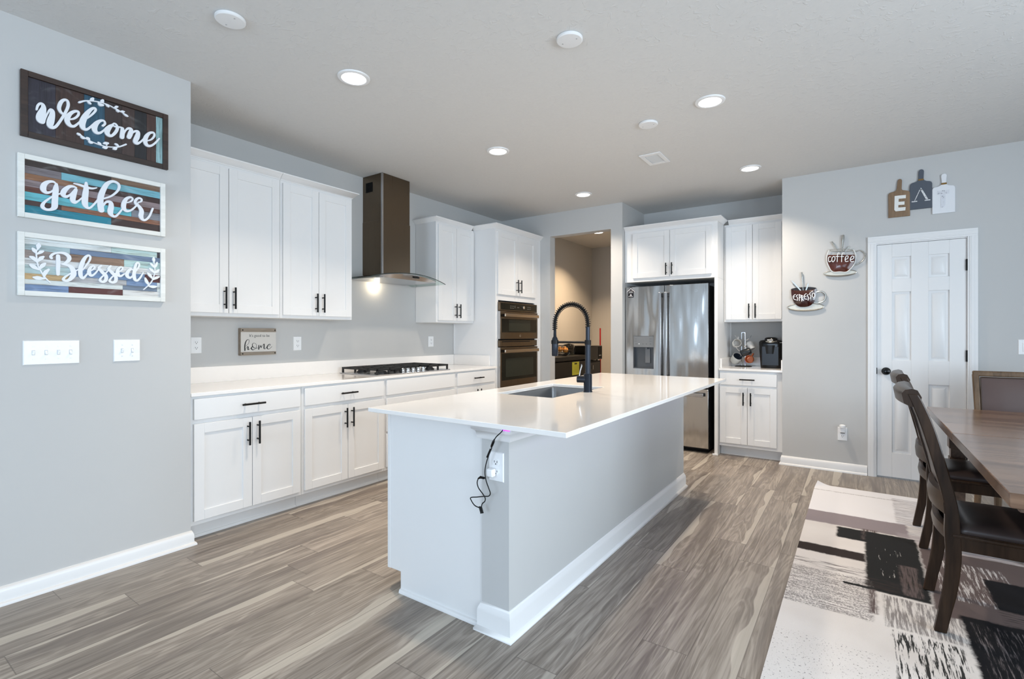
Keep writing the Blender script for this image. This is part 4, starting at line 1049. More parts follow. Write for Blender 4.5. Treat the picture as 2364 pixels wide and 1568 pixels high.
# ------------------------------------------------------------------ wooden word signs
board_m = planked('worn_boards'); board_v = planked('worn_boards_upright', axis='v', streak=.2)
def planks(F, L, parent, mat, name='plank_board'):
    m = MB(); cols = []
    for u0, u1, z0, z1, c in L:
        m.fbox(F, u0+.0004, u1-.0004, .004, .010, z0+.0004, z1-.0004); cols += [srgb(*c)]*6
    o = m.done(name, mat, parent)
    a = o.data.color_attributes.new('board', 'FLOAT_COLOR', 'CORNER')
    for p in o.data.polygons:
        for li in p.loop_indices: a.data[li].color = cols[p.index]
    return o
def sign(label, cu, cz, w, h, fw, fmat, L, mat, words, sprig, wordmat, nspr=10):
    t = thing('word_sign', label, 'sign', (LX, cu, cz), 'wooden word signs on the near wall')
    m = MB(); m.fbox(FL, cu-w/2+.002, cu+w/2-.002, .0005, .005, cz-h/2+.002, cz+h/2-.002); m.done('backing', black_matte, t)
    planks(FL, L, t, mat)
    m = MB(); d = .022
    m.fbox(FL, cu-w/2, cu-w/2+fw, .001, d, cz-h/2, cz+h/2); m.fbox(FL, cu+w/2-fw, cu+w/2, .001, d, cz-h/2, cz+h/2)
    m.fbox(FL, cu-w/2+fw, cu+w/2-fw, .001, d, cz-h/2, cz-h/2+fw); m.fbox(FL, cu-w/2+fw, cu+w/2-fw, .001, d, cz+h/2-fw, cz+h/2)
    m.done('frame', fmat, t, bevel=.0015)
    m = MB(); brush(m, FL, LETTERS[words], cu, cz, .010, .020); m.done('lettering', wordmat, t, flat=True)
    if sprig:
        for part in (LETTERS[sprig][:nspr], LETTERS[sprig][nspr:]):
            m = MB(); brush(m, FL, part, cu, cz, .010, .020); m.done('leaf_sprig', wordmat, t, flat=True)
letter_white = plain('letter_white', srgb(228, 231, 236), .5)
frame_dark = wood('frame_dark', srgb(38, 27, 22), srgb(62, 44, 36), 'y', .5)
frame_white = wood('frame_white', srgb(216, 217, 212), srgb(232, 232, 228), 'y', .55)
w1 = (.914, 2.353, .612, .314); f = .026
ux = [.635, .735, .845, .93, 1.005, 1.062, 1.118, 1.163, 1.195]
zz0, zz1 = 2.353-.157+f, 2.353+.157-f
c1 = [(46, 42, 54), (62, 42, 36), (44, 84, 106), (56, 44, 42), (66, 50, 46), (30, 30, 34), (68, 46, 40), (150, 186, 190)]
sign('dark framed sign reading Welcome, topmost of the three wood signs', *w1, f, frame_dark,
     [(ux[i], ux[i+1], zz0, zz1, c1[i]) for i in range(8)], board_v, 'welcome', 'welcome_sprig', letter_white)
def rows(cu, cz, w, h, fw, fr, R_):
    u0, u1, z0, z1 = cu-w/2+fw, cu+w/2-fw, cz-h/2+fw, cz+h/2-fw
    out = []
    for i, row in enumerate(R_):
        a, b = z1-(z1-z0)*fr[i], z1-(z1-z0)*fr[i+1]; s = 0
        for c, e in row:
            out.append((u0+(u1-u0)*s, u0+(u1-u0)*e, b, a, c)); s = e
    return out
gz = (.902, 1.961, .608, .302); f = .024
sign('white framed sign reading gather, middle of the three wood signs', *gz, f, frame_white,
     rows(*gz, f, [0, .11, .255, .37, .5, .6, .755, .85, 1], [[((48, 34, 30), .6), ((118, 94, 76), 1)], [((116, 108, 112), .24), ((112, 170, 184), 1)], [((140, 98, 68), .43), ((58, 36, 32), 1)],
      [((138, 122, 124), 1)], [((92, 50, 38), .74), ((84, 52, 44), 1)], [((96, 176, 188), .76), ((126, 128, 136), 1)], [((64, 40, 36), .24), ((134, 88, 64), 1)], [((22, 122, 142), .6), ((54, 34, 30), 1)]]),
     board_m, 'gather', None, letter_white)
bz = (.902, 1.59, .608, .302)
sign('white framed sign reading Blessed, lowest of the three wood signs', *bz, f, frame_white,
     rows(*bz, f, [0, .12, .23, .38, .51, .67, .78, .875, 1], [[((214, 220, 220), .6), ((186, 208, 204), .975), ((60, 54, 60), 1)], [((164, 184, 188), .3), ((104, 122, 148), 1)],
      [((150, 136, 130), .3), ((136, 110, 92), .7), ((178, 206, 204), 1)], [((214, 216, 216), 1)], [((176, 196, 196), .3), ((112, 138, 172), .87), ((88, 38, 34), 1)],
      [((196, 166, 120), .3), ((176, 176, 178), .72), ((118, 142, 176), .975), ((214, 220, 220), 1)], [((212, 218, 216), .69), ((112, 126, 144), .975), ((206, 212, 210), 1)], [((112, 136, 172), .29), ((84, 40, 36), .69), ((208, 208, 206), 1)]]),
     board_m, 'blessed', 'blessed_sprig', letter_white, 9)

# plaque above the worktop
t = thing('home_plaque', 'small wooden plaque reading It\'s good to be home above the worktop', 'plaque', (KX, 2.09, 1.195))
plaque_wood = wood('plaque_wood', srgb(126, 114, 100), srgb(160, 148, 134), 'y', .6)
pu0, pu1, pz0, pz1 = 1.938, 2.218, 1.092, 1.302
m = MB(); m.fbox(FK, pu0, pu1, .001, .038, pz0, pz1); m.done('plaque_box', plaque_wood, t, bevel=.002)
m = MB(); m.fbox(FK, pu0, pu1, .0375, .042, pz1-.03, pz1); m.fbox(FK, pu0, pu1, .0375, .042, pz0, pz0+.026); m.done('wood_strips', plaque_wood, t, bevel=.001)
m = MB(); m.fbox(FK, pu0+.001, pu1-.001, .0375, .040, pz0+.026, pz1-.03); m.done('plaque_face', plain('plaque_face', srgb(206, 202, 196), .7), t)
ink = plain('sign_ink', srgb(24, 24, 26), .7)
m = MB(); text_into(m, "It's good to be", FK, 2.083, 1.243, .030, .0395, .0406, sx=.92); m.done('printed_line', plain('sign_ink_grey', srgb(82, 84, 84), .7), t)
m = MB(); brush(m, FK, LETTERS['home'], 2.083, 1.193, .0395, .0406); m.done('script_word', ink, t, flat=True)
for y in (pu0+.014, pu1-.010):
    for z in (pz0+.013, pz1-.015):
        m = MB(); m.ball(FK(y, .042, z), .005, seg=12, rings=8); m.done('nail_head', black_matte, t)

# ------------------------------------------------------------------ metal coffee cups on the back wall
enamel_dark = plain('enamel_brown', srgb(62, 22, 14), .18, coat=.5, var=.3, scale=14)
pewter = brushed('pewter', srgb(196, 194, 186), .28, 'h')
white_ink = plain('white_ink', srgb(240, 240, 240), .5)
def spoon(F, a, b, w, t, n=.016, flat=False):
    m = MB(); A, B2 = F(a[0], n, a[1]), F(b[0], n, b[1])
    if flat:
        dx, dz = b[0]-a[0], b[1]-a[1]; l = math.hypot(dx, dz); px, pz = -dz/l*w/2, dx/l*w/2
        m.prism([(a[0]+px*.5, a[1]+pz*.5), (a[0]-px*.5, a[1]-pz*.5), (a[0]+dx*.25-px, a[1]+dz*.25-pz), (b[0]-px*.8, b[1]-pz*.8), (b[0]+px*.8, b[1]+pz*.8), (a[0]+dx*.25+px, a[1]+dz*.25+pz)], F, n, n+.003)
    else:
        P = [Vector(A).lerp(Vector(B2), k/6) for k in range(7)]
        m.tube(P, [w*.5, w*.62, w*.55, w*.42, w*.36, w*.34, w*.34], 10)
    m.done('spoon', pewter, t, bevel=0)
def relief(outline, F, n0, n1, bulge):
    """bowl side standing off the wall, bulging outward towards its middle"""
    m = MB(); cx = sum(p[0] for p in outline)/len(outline); cz = sum(p[1] for p in outline)/len(outline)
    K = 6; rings_ = [[m.b.verts.new(F(u, n0, z)) for u, z in outline]]
    for k in range(K):
        s = 1-k/K
        rings_.append([m.b.verts.new(F(cx+(u-cx)*s, n1+bulge*(1-s*s), cz+(z-cz)*s)) for u, z in outline])
    c = m.b.verts.new(F(cx, n1+bulge, cz))
    for a, b in zip(rings_, rings_[1:]):
        for i in range(len(a)): m.b.faces.new((a[i], a[(i+1) % len(a)], b[(i+1) % len(a)], b[i]))
    for i in range(len(outline)): m.b.faces.new((rings_[-1][i], rings_[-1][(i+1) % len(outline)], c))
    return m
def saucer(F, cu, cz, ru, rz, t):
    m = MB()
    P = [(cu+ru*math.cos(a), cz+rz*math.sin(a)) for a in [2*PI*k/48 for k in range(48)]]
    m.prism(P, F, .004, .012)
    o = m.done('saucer', plain('saucer_white', srgb(204, 205, 198), .3), t)
    m = MB(); C = [F(u, .012, z) for u, z in P]+[F(*((P[0][0], .012, P[0][1])))]
    m.tube(C, [.0035+.0045*max(0, -math.sin(2*PI*k/48)) for k in range(49)], 8); m.done('saucer_rim', pewter, o)

t = thing('cup_wall_art', 'metal wall cup reading ESPRESSO, nearest the cabinet corner', 'wall art', (-.42, DY, 1.6))
bowl = catmull([(-.523, 1.682), (-.519, 1.626), (-.503, 1.568), (-.466, 1.522), (-.421, 1.511), (-.371, 1.520), (-.336, 1.556), (-.320, 1.617), (-.318, 1.682)], 5)
rimlow = [(-.42+.102*math.cos(a), 1.682-.016*math.sin(a)) for a in [PI*k/10 for k in range(1, 10)]]
m = relief(bowl+rimlow, FD, .006, .018, .020); m.done('cup_bowl', enamel_dark, t, sharp=60)
m = MB(); m.prism([(-.42+.104*math.cos(a), 1.683+.016*math.sin(a)) for a in [2*PI*k/36 for k in range(36)]], FD, .004, .010); m.done('cup_inside', plain('cup_inside', srgb(26, 14, 10), .4), t)
m = MB(); m.tube(catmull([FD(u, .012, z) for u, z in [(-.322, 1.643), (-.283, 1.652), (-.253, 1.635), (-.242, 1.604), (-.257, 1.564), (-.296, 1.545), (-.335, 1.548)]], 6), .007, 10); m.done('cup_handle', pewter, t)
saucer(FD, -.404, 1.511, .146, .034, t)
spoon(FD, (-.519, 1.768), (-.443, 1.668), .012, t, .014, True); spoon(FD, (-.434, 1.841), (-.423, 1.668), .011, t, .016); spoon(FD, (-.380, 1.734), (-.400, 1.668), .012, t, .014, True)
m = MB(); brush(m, FD, LETTERS['espresso'], 0, 0, .030, .0415); m.done('lettering', white_ink, t, flat=True)

t = thing('cup_wall_art', 'metal and glass-look wall cup reading coffee, closest to the closet door', 'wall art', (-.12, DY, 1.9))
lq = catmull([(-.0245, 1.968), (-.024, 1.902), (-.046, 1.859), (-.084, 1.822), (-.186, 1.829), (-.214, 1.877), (-.231, 1.934), (-.227, 1.984)], 4)
m = relief(lq, FD, .006, .014, .014); m.done('coffee_fill', plain('coffee_fill', srgb(92, 34, 12), .15, coat=.5, var=.55, scale=9), t, sharp=60)
m = MB()
m.tube(catmull([FD(u, .016, z) for u, z in [(-.216, 2.028), (-.231, 1.985), (-.235, 1.934), (-.219, 1.877), (-.190, 1.826), (-.135, 1.822), (-.084, 1.817), (-.043, 1.857), (-.020, 1.902), (-.014, 1.96), (-.030, 2.012)]], 6), .0042, 10)
m.done('cup_outline', plain('outline_white', srgb(222, 224, 222), .35), t)
m = MB(); m.tube([FD(-.123+.093*math.cos(a), .014+.006*math.sin(a), 2.018+.010*math.sin(a)-.07*math.cos(a)*.12) for a in [2*PI*k/40 for k in range(41)]], .003, 8); m.done('cup_rim', pewter, t)
m = MB(); m.tube(catmull([FD(u, .012, z) for u, z in [(-.020, 1.993), (.015, 2.004), (.044, 1.984), (.054, 1.954), (.038, 1.911), (-.004, 1.88), (-.033, 1.872)]], 6), .0045, 10); m.done('cup_handle', pewter, t)
saucer(FD, -.132, 1.812, .121, .027, t)
spoon(FD, (-.195, 2.105), (-.146, 2.002), .009, t, .016); spoon(FD, (-.109, 2.155), (-.117, 2.0), .016, t, .018); spoon(FD, (-.057, 2.050), (-.092, 2.005), .013, t, .014, True)
m = MB(); brush(m, FD, LETTERS['coffee'], 0, 0, .022, .0325); m.done('lettering', white_ink, t, flat=True)

# ------------------------------------------------------------------ EAT boards
def mirror_round(pts): return catmull(pts+[pts[0]], 3)[:-1]
def board(label, pts, mat, n0, wrap, letters, lmat, handle_i):
    cx = sum(p[0] for p in pts)/len(pts); cz = min(p[1] for p in pts)
    t = thing('cutting_board', label, 'cutting board sign', (cx, DY, cz), 'cutting boards spelling EAT above the closet door')
    m = MB(); m.prism(pts, FD, n0, n0+.014); m.done('board', mat, t, bevel=.0025)
    if wrap:
        m = MB(); m.fbox(FD, wrap[0], wrap[1], n0-.001, n0+.0165, wrap[2], wrap[3]); m.done('twine_wrap', plain('twine', srgb(134, 104, 58), .9, bump=.5, bscale=900), t, bevel=.002)
    m = MB()
    for L in letters: m.prism(L, FD, n0+.0139, n0+.0165)
    m.done('letter', lmat, t)
def paper(name, a, b, lo, hi, sc=60):
    m, tt, p = nt(name); g = G(tt); c = g.objc()
    n = g.smooth(g.noise(c, sc, 4, .7), lo, hi)
    g.put(p.inputs['Base Color'], g.mix(n, a, b)); p.inputs['Roughness'].default_value = .7
    return m
eo = [(.217, 2.465), (.222, 2.478), (.233, 2.484), (.255, 2.488), (.268, 2.494), (.275, 2.508), (.281, 2.575), (.286, 2.587), (.297, 2.592), (.307, 2.587), (.312, 2.577), (.309, 2.505), (.315, 2.493), (.335, 2.487), (.351, 2.482), (.362, 2.474), (.366, 2.462), (.366, 2.266), (.218, 2.266)]
board('brown cutting board with a white letter E, left end of the EAT trio', eo, wood('board_brown', srgb(116, 92, 68), srgb(140, 114, 88), 'z', .6), .001, None,
      [[(.261, 2.449), (.289, 2.449), (.338, 2.447), (.337, 2.419), (.289, 2.421), (.288, 2.395), (.329, 2.393), (.328, 2.365), (.287, 2.368), (.286, 2.346), (.336, 2.343), (.334, 2.315), (.268, 2.316), (.259, 2.33)]],
      paper('letter_e_paper', srgb(70, 70, 74), srgb(228, 228, 224), .30, .38), 0)
ao = [(.363, 2.515), (.367, 2.530), (.378, 2.540), (.404, 2.546), (.416, 2.554), (.420, 2.568), (.422, 2.630), (.428, 2.643), (.440, 2.648), (.452, 2.643), (.457, 2.630), (.455, 2.566), (.461, 2.552), (.474, 2.544), (.497, 2.538), (.507, 2.530), (.511, 2.516), (.511, 2.315), (.364, 2.315)]
board('dark blue-grey cutting board with a thin letter A, middle of the EAT trio', ao, plain('board_navy', srgb(82, 88, 98), .7), .001, (.4195, .4555, 2.553, 2.567),
      [[(.432, 2.479), (.446, 2.477), (.485, 2.389), (.470, 2.389)], [(.428, 2.476), (.433, 2.475), (.399, 2.388), (.394, 2.388)], [(.437, 2.494), (.447, 2.472), (.429, 2.472)], [(.376, 2.385), (.413, 2.385), (.413, 2.377), (.376, 2.377)], [(.462, 2.385), (.499, 2.385), (.499, 2.377), (.462, 2.377)]],
      paper('letter_a_paper', srgb(140, 144, 150), srgb(232, 232, 232), .3, .6, 120), 0)
to = [(.511, 2.462), (.515, 2.474), (.525, 2.481), (.546, 2.483), (.558, 2.487), (.570, 2.496), (.571, 2.520), (.567, 2.570), (.573, 2.581), (.587, 2.585), (.599, 2.580), (.604, 2.569), (.600, 2.520), (.601, 2.497), (.612, 2.486), (.630, 2.481), (.645, 2.478), (.654, 2.468), (.656, 2.455), (.656, 2.258), (.511, 2.258)]
board('white cutting board with a faded letter T, right end of the EAT trio', to, plain('board_white', srgb(226, 228, 232), .6), .001, (.569, .603, 2.494, 2.509),
      [[(.543, 2.446), (.618, 2.446), (.618, 2.416), (.594, 2.416), (.594, 2.325), (.583, 2.307), (.565, 2.307), (.565, 2.416), (.543, 2.416)]],
      paper('letter_t_paper', srgb(120, 120, 128), srgb(214, 216, 222), .34, .44, 90), 0)

# ------------------------------------------------------------------ coffee corner
ct = CT
t = thing('coffee_maker', 'black single-cup coffee maker on the small worktop right of the mug tree', 'coffee maker', (-.735, 5.84, ct))
def loft(m, secs, k=6):
    rs = []
    for (cx, cy, hx, hy, r, z) in secs: rs.append([m.b.verts.new(p) for p in rr(cx-hx, cx+hx, cy-hy, cy+hy, r, z, k)])
    for a, c in zip(rs, rs[1:]):
        for i in range(len(a)): m.b.faces.new((a[i], a[(i+1) % len(a)], c[(i+1) % len(a)], c[i]))
    m.b.faces.new(rs[0][::-1]); m.b.faces.new(rs[-1])
mx, my = -.74, 5.86
m = MB(); loft(m, [(mx, my, .098, .12, .05, ct+.001), (mx, my, .100, .122, .05, ct+.02), (mx, my, .106, .122, .05, ct+.12), (mx, my, .114, .124, .05, ct+.245), (mx, my, .115, .124, .055, ct+.27), (mx, my, .105, .116, .06, ct+.287), (mx, my, .07, .08, .05, ct+.295)])
body = m.done('body', black_gloss, t, sharp=45)
m = MB(); loft(m, [(mx-.002, my-.03, .062, .085, .045, ct+.285), (mx-.002, my-.03, .06, .083, .045, ct+.305), (mx-.002, my-.03, .052, .073, .045, ct+.317), (mx-.002, my-.03, .03, .045, .03, ct+.322)]); m.done('lid', black_gloss, t, sharp=45)
m = MB(); m.tube([(mx-.002+.064*math.sin(a), my-.048-.085*math.cos(a), ct+.272+.006*abs(math.sin(a))) for a in [R(q) for q in range(-75, 76, 10)]], .0075, 10); m.done('handle_band', pewter, t)
m = MB(); m.box(mx-.03, mx+.022, my-.1195, my-.1165, ct+.288, ct+.298); m.done('maker_label', white_ink, t)
m = MB(); loft(m, [(mx-.005, my-.075, .055, .055, .04, ct+.15), (mx-.005, my-.078, .062, .058, .045, ct+.24)]); m.done('brew_head', plain('black_satin', srgb(15, 16, 18), .35), t)
m = MB(); m.box(mx-.08, mx+.075, my-.1255, my-.118, ct+.03, ct+.225); m.done('front_panel', plain('smoked_panel', srgb(16, 19, 27), .32), t, bevel=.003)
m = MB()
for k in range(3): m.cyl((mx+.075+k*.014, my-.112, ct+.268), (mx+.075+k*.014, my-.118, ct+.266), .003, 10)
m.done('buttons', white_ink, t)

tx, tyy = -1.03, 5.93
t = thing('mug_tree', 'wire mug tree holding five mugs left of the coffee maker', 'mug tree', (tx, tyy, ct))
m = MB(); m.lathe([(.001, .0005), (.085, .0005), (.085, .004), (.075, .007), (.001, .007)], (tx, tyy, ct), 32); m.done('base', black_metal, t)
m = MB(); m.tube(catmull([(tx-.018, tyy, ct+.005), (tx-.018, tyy, ct+.34), (tx-.014, tyy, ct+.365), (tx, tyy, ct+.372), (tx+.014, tyy, ct+.365), (tx+.018, tyy, ct+.34), (tx+.018, tyy, ct+.005)], 6), .004, 10); m.done('stem', chrome, t)
def branch(a, z, L=.085):
    m = MB(); dx, dy = math.cos(a), math.sin(a)
    m.tube(catmull([(tx+dx*.014, tyy+dy*.014, z), (tx+dx*L*.6, tyy+dy*L*.6, z+.012), (tx+dx*L, tyy+dy*L, z+.055)], 5), .0034, 8); m.done('branch', chrome, t)
BR_ = [(R(195), ct+.285), (R(-15), ct+.285), (R(210), ct+.165), (R(-60), ct+.175), (R(-20), ct+.12)]
for a, z in BR_: branch(a, z)
def mug(label, loc, direction, r, h, out, inn, hand=None, roll=0):
    """cup standing at local origin with mouth along +z, then turned so the mouth looks along direction"""
    tt = thing('mug', label, 'mug', (0, 0, 0), 'mugs on the mug tree')
    m = MB(); m.lathe([(.001, 0), (r*.86, 0), (r*.96, .006), (r, .02), (r, h), (r-.0015, h+.0015), (r-.0035, h)], (0, 0, 0), 36); m.done('cup', out, tt, sharp=50)
    m = MB(); m.lathe([(r-.0035, h), (r-.004, .012), (r*.8, .006), (.001, .006)], (0, 0, 0), 36); m.done('inside', inn, tt, sharp=50)
    m = MB(); m.tube(catmull([(r-.004, 0, h*.82), (r+.018, 0, h*.82), (r+.03, 0, h*.6), (r+.026, 0, h*.36), (r-.002, 0, h*.2)], 6), .0055, 10); m.done('handle', hand or out, tt)
    d = Vector(direction).normalized()
    q = d.to_track_quat('Z', 'Y'); tt.rotation_mode = 'QUATERNION'
    from mathutils import Quaternion
    tt.rotation_quaternion = q @ Quaternion((0, 0, 1), R(roll)); tt.location = loc
    return tt
mw_, mg_, mb_ = plain('mug_white', srgb(226, 224, 220), .2, coat=.3), plain('mug_inside', srgb(198, 194, 188), .25), plain('mug_black', srgb(36, 39, 42), .3)
mo_ = plain('mug_copper', srgb(196, 110, 66), .2, .5, coat=.3)
mgrey = plain('mug_grey', srgb(172, 174, 172), .35); mnavy = plain('mug_navy', srgb(44, 50, 62), .35)
mug('white patterned mug at the upper left of the mug tree', (tx-.075, tyy-.005, ct+.245), (.35, -1, .18), .043, .085, paper('mug_pattern', srgb(60, 58, 56), srgb(226, 224, 220), .36, .42, 45), mg_, mw_, 75)
mug('white mug hanging at the upper right of the mug tree', (tx+.055, tyy+.0, ct+.262), (.5, -.3, -.9), .036, .085, mw_, mg_, None, 200)
mug('black mug lying across the middle of the mug tree', (tx+.083, tyy-.072, ct+.178), (-1, -.35, -.42), .036, .098, mb_, mnavy, None, 180)
mug('large grey mug with navy inside at the lower left of the mug tree', (tx-.085, tyy-.03, ct+.055), (.55, -.62, .75), .05, .085, mgrey, mnavy, None, 20)
mug('copper mug facing outward at the lower right of the mug tree', (tx+.072, tyy-.005, ct+.078), (-.05, -1, .1), .042, .075, mo_, mo_, None, 60)

# ------------------------------------------------------------------ ceiling fixtures
lens_m = plain('downlight_lens', (1, 1, 1, 1), .5, emit=(1, .97, .92, 1), es=6)
def downlight(label, x, y, power, color=(1, .86, .70), z=CZ):
    t = thing('downlight', label, 'ceiling light', (x, y, z), 'recessed ceiling lights')
    m = MB(); m.lathe([(.092, -.0005), (.09, -.007), (.078, -.011), (.070, -.009), (.068, -.004), (.068, -.0005)], (x, y, z), 40); m.done('trim_ring', trim_paint, t)
    m = MB(); m.lathe([(.001, -.0085), (.045, -.008), (.069, -.006)], (x, y, z), 40); m.done('lens', lens_m, t)
    d = bpy.data.lights.new('downlight_lamp', 'AREA'); d.shape = 'DISK'; d.size = .13; d.energy = power; d.color = color; d.spread = R(115)
    o = bpy.data.objects.new('downlight_lamp', d); COL.objects.link(o); o.location = (x, y, z-.016)
downlight('lit recessed ceiling light nearest the camera, above the cooktop aisle', -2.42, 1.865, P_DOWN)
downlight('lit recessed ceiling light in front of the range hood', -2.42, 3.285, P_DOWN)
downlight('lit recessed ceiling light in front of the pantry opening', -2.42, 4.83, P_DOWN)
downlight('lit recessed ceiling light above the seating side of the island', -.782, 3.362, P_DOWN)
downlight('lit recessed ceiling light in front of the coffee corner', -.80, 4.925, P_DOWN)
downlight('lit recessed light inside the pantry', -3.138, 6.744, P_PANTRY, (1, .70, .42))
def disc(name, label, cat, x, y, r, h):
    t = thing(name, label, cat, (x, y, CZ), 'round white ceiling caps')
    m = MB(); m.lathe([(r*.96, -.0005), (r, -.004), (r, -h*.7), (r*.93, -h*.93), (r*.5, -h), (.001, -h)], (x, y, CZ), 44); m.done('cap', trim_paint, t)
    m = MB()
    for q in (-1, 1): m.cyl((x+q*r*.6, y, CZ-h-.0004), (x+q*r*.6, y, CZ-h+.003), .004, 10)
    m.done('screws', plain('screw_grey', srgb(180, 182, 185), .35, .5), t)
disc('ceiling_cap', 'round white blank cap on the ceiling nearest the sign wall', 'ceiling cap', -2.447, 1.18, .066, .018)
disc('ceiling_cap', 'round white blank cap on the ceiling above the near part of the island', 'ceiling cap', -1.2, 2.24, .066, .018)
disc('ceiling_cap', 'round white blank cap on the ceiling near the air vent', 'ceiling cap', -1.225, 3.465, .066, .018)
t = thing('air_vent', 'white rectangular air vent in the ceiling', 'air vent', (-1.425, 4.19, CZ), None)
m = MB(); vx, vy = -1.425, 4.19
Fdn = FDOWN(CZ)
for a in ((vx-.09, vx-.055, vy-.14, vy+.14), (vx+.055, vx+.09, vy-.14, vy+.14), (vx-.055, vx+.055, vy-.14, vy-.10), (vx-.055, vx+.055, vy+.10, vy+.14)): m.box(a[0], a[1], a[2], a[3], CZ-.008, CZ-.0005)
m.done('frame', trim_paint, t, bevel=.002)
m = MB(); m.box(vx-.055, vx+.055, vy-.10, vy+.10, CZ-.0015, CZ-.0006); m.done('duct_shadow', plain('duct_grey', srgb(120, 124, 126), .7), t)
m = MB()
for k in range(9):
    y = vy-.09+k*.0225; m.prism([(y-.006, CZ-.0015), (y+.006, CZ-.007), (y+.007, CZ-.0062), (y-.005, CZ-.0012)], lambda u, n, z: (vx+n, u, z), -.053, .053)
m.done('louvers', plain('louver_grey', srgb(204, 206, 207), .5), t)

# ------------------------------------------------------------------ pantry
t = thing('chest_freezer', 'black chest freezer along the left side of the pantry', 'freezer', (-3.5, 6.05, 0))
fzx = -3.22
m = MB(); m.box(-3.80, fzx, 5.56, 6.54, .03, .885); m.done('freezer_body', black_gloss, t, bevel=.01)
m = MB(); m.box(-3.80, fzx+.012, 5.555, 6.545, .892, .955); m.done('lid', plain('freezer_lid', srgb(26, 25, 24), .4, spec=.3), t, bevel=.012)
m = MB()
for x in (-3.75, -3.28):
    for y in (5.62, 6.48): m.cyl((x, y, 0), (x, y, .035), .025, 12)
m.done('feet', black_matte, t)
Fz = FX(fzx)
m = MB(); m.fbox(Fz, 6.085, 6.29, .0005, .002, .69, .87); lb = m.done('energy_label', plain('label_yellow', srgb(206, 206, 70), .6), t)
m = MB(); m.fbox(Fz, 6.15, 6.225, .0018, .0026, .835, .855)
for k in range(6): m.fbox(Fz, 6.10, 6.275, .0018, .0022, .815-k*.02, .8165-k*.02)
m.done('label_print', plain('label_ink', srgb(60, 60, 24), .7), lb)
bx_, by_ = -3.36, 6.06
t = thing('wire_bowl', 'black wire bowl of oranges on the black freezer lid', 'bowl', (bx_, by_, .955))
m = MB()
for z, r in ((.0025, .06), (.02, .066), (.045, .10), (.08, .135), (.12, .15), (.14, .152)):
    m.tube([(bx_+r*math.cos(a), by_+r*math.sin(a), .956+z) for a in [2*PI*k/32 for k in range(33)]], .0028, 6, cap=False)
for k in range(28):
    a = 2*PI*k/28; m.tube([(bx_+r*math.cos(a), by_+r*math.sin(a), .956+z) for z, r in ((.0025, .06), (.02, .066), (.045, .10), (.08, .135), (.12, .15), (.14, .152))], .0022, 6)
m.done('wire_basket', black_metal, t)
orange_m = plain('orange_peel', srgb(208, 140, 60), .45, bump=.3, bscale=300)
def orange(label, x, y, z):
    t = thing('orange', label, 'fruit', (x, y, z), 'oranges in the wire bowl')
    m = MB(); m.ball((x, y, z), .038, .038, .036, 20, 12); m.done('fruit', orange_m, t)
    m = MB(); m.cyl((x, y, z+.0345), (x, y, z+.038), .004, 8); m.done('stem_end', plain('stem_green', srgb(90, 100, 40), .6), t)
orange('orange at the left of the wire bowl in the pantry', bx_-.0, by_-.065, 1.047)
orange('orange at the right of the wire bowl in the pantry', bx_+.01, by_+.06, 1.047)
orange('orange in front, lowest in the wire bowl', bx_+.055, by_-.005, 1.032)
t = thing('glass_dome', 'clear glass jar with lid beside the wire bowl on the freezer', 'glass jar', (-3.42, 6.36, .955))
gj = plain('clear_glass', srgb(240, 244, 240), .02, trans=1, ior=1.3, var=0)
m = MB(); m.lathe([(.001, .001), (.08, .001), (.085, .008), (.085, .125), (.075, .14), (.073, .138), (.082, .122), (.082, .01), (.078, .005), (.001, .005)], (-3.42, 6.36, .956), 32); m.done('jar', gj, t)
m = MB(); m.lathe([(.078, .141), (.07, .15), (.03, .16), (.012, .164), (.012, .172), (.02, .184), (.012, .194), (.001, .195)], (-3.42, 6.36, .956), 32); m.done('jar_lid', gj, t)
t = thing('storage_cabinet', 'low black cabinet beyond the freezer in the pantry', 'cabinet', (-3.5, 6.78, 0))
m = MB(); m.box(-3.80, -3.20, 6.58, 6.96, .0, .86); m.done('cabinet_body', black_matte, t, bevel=.004)
m = MB(); m.box(-3.199, -3.195, 6.60, 6.94, .05, .84); dd = m.done('door', black_gloss, t, bevel=.002)
m = MB(); m.cyl((-3.18, 6.66, .74), (-3.18, 6.66, .80), .005, 10); m.done('handle', chrome, dd)
t = thing('microwave_oven', 'black microwave on the low black cabinet in the pantry', 'microwave', (-3.4, 6.77, .86))
m = MB(); m.box(-3.62, -3.19, 6.56, 7.0, .875, 1.085); m.done('oven_case', black_gloss, t, bevel=.01)
m = MB()
for x in (-3.58, -3.24):
    for y in (6.6, 6.92): m.cyl((x, y, .86), (x, y, .877), .012, 10)
m.done('feet', black_matte, t)
m = MB(); m.fbox(FX(-3.19), 6.86, 6.98, .0005, .004, .89, 1.07); q = m.done('control_strip', black_matte, t)
m = MB(); m.fbox(FX(-3.19), 6.88, 6.90, .0035, .005, .93, .945); m.fbox(FX(-3.19), 6.925, 6.945, .0035, .005, .93, .945); m.done('button', white_ink, q)
t = thing('broom', 'red broom handle standing behind the microwave', 'broom', (-3.35, 7.3, 0))
m = MB(); m.tube([(-3.35, 7.28, .05), (-3.38, 7.34, 1.35)], .012, 12); m.done('handle', plain('broom_red', srgb(150, 26, 24), .4), t)
m = MB(); m.box(-3.48, -3.22, 7.25, 7.31, .0, .12); m.done('brush_head', black_matte, t, bevel=.01)
Fp = FX(-3.82)
t = thing('key_rack', 'black metal KEYS rack on the pantry wall', 'key rack', (-3.82, 6.56, 1.5))
m = MB(); text_into(m, 'KEYS', Fp, 6.548, 1.578, .10, .002, .010, sx=.85); m.done('lettering', black_metal, t)
m = MB(); m.fbox(Fp, 6.42, 6.66, .001, .010, 1.505, 1.53)
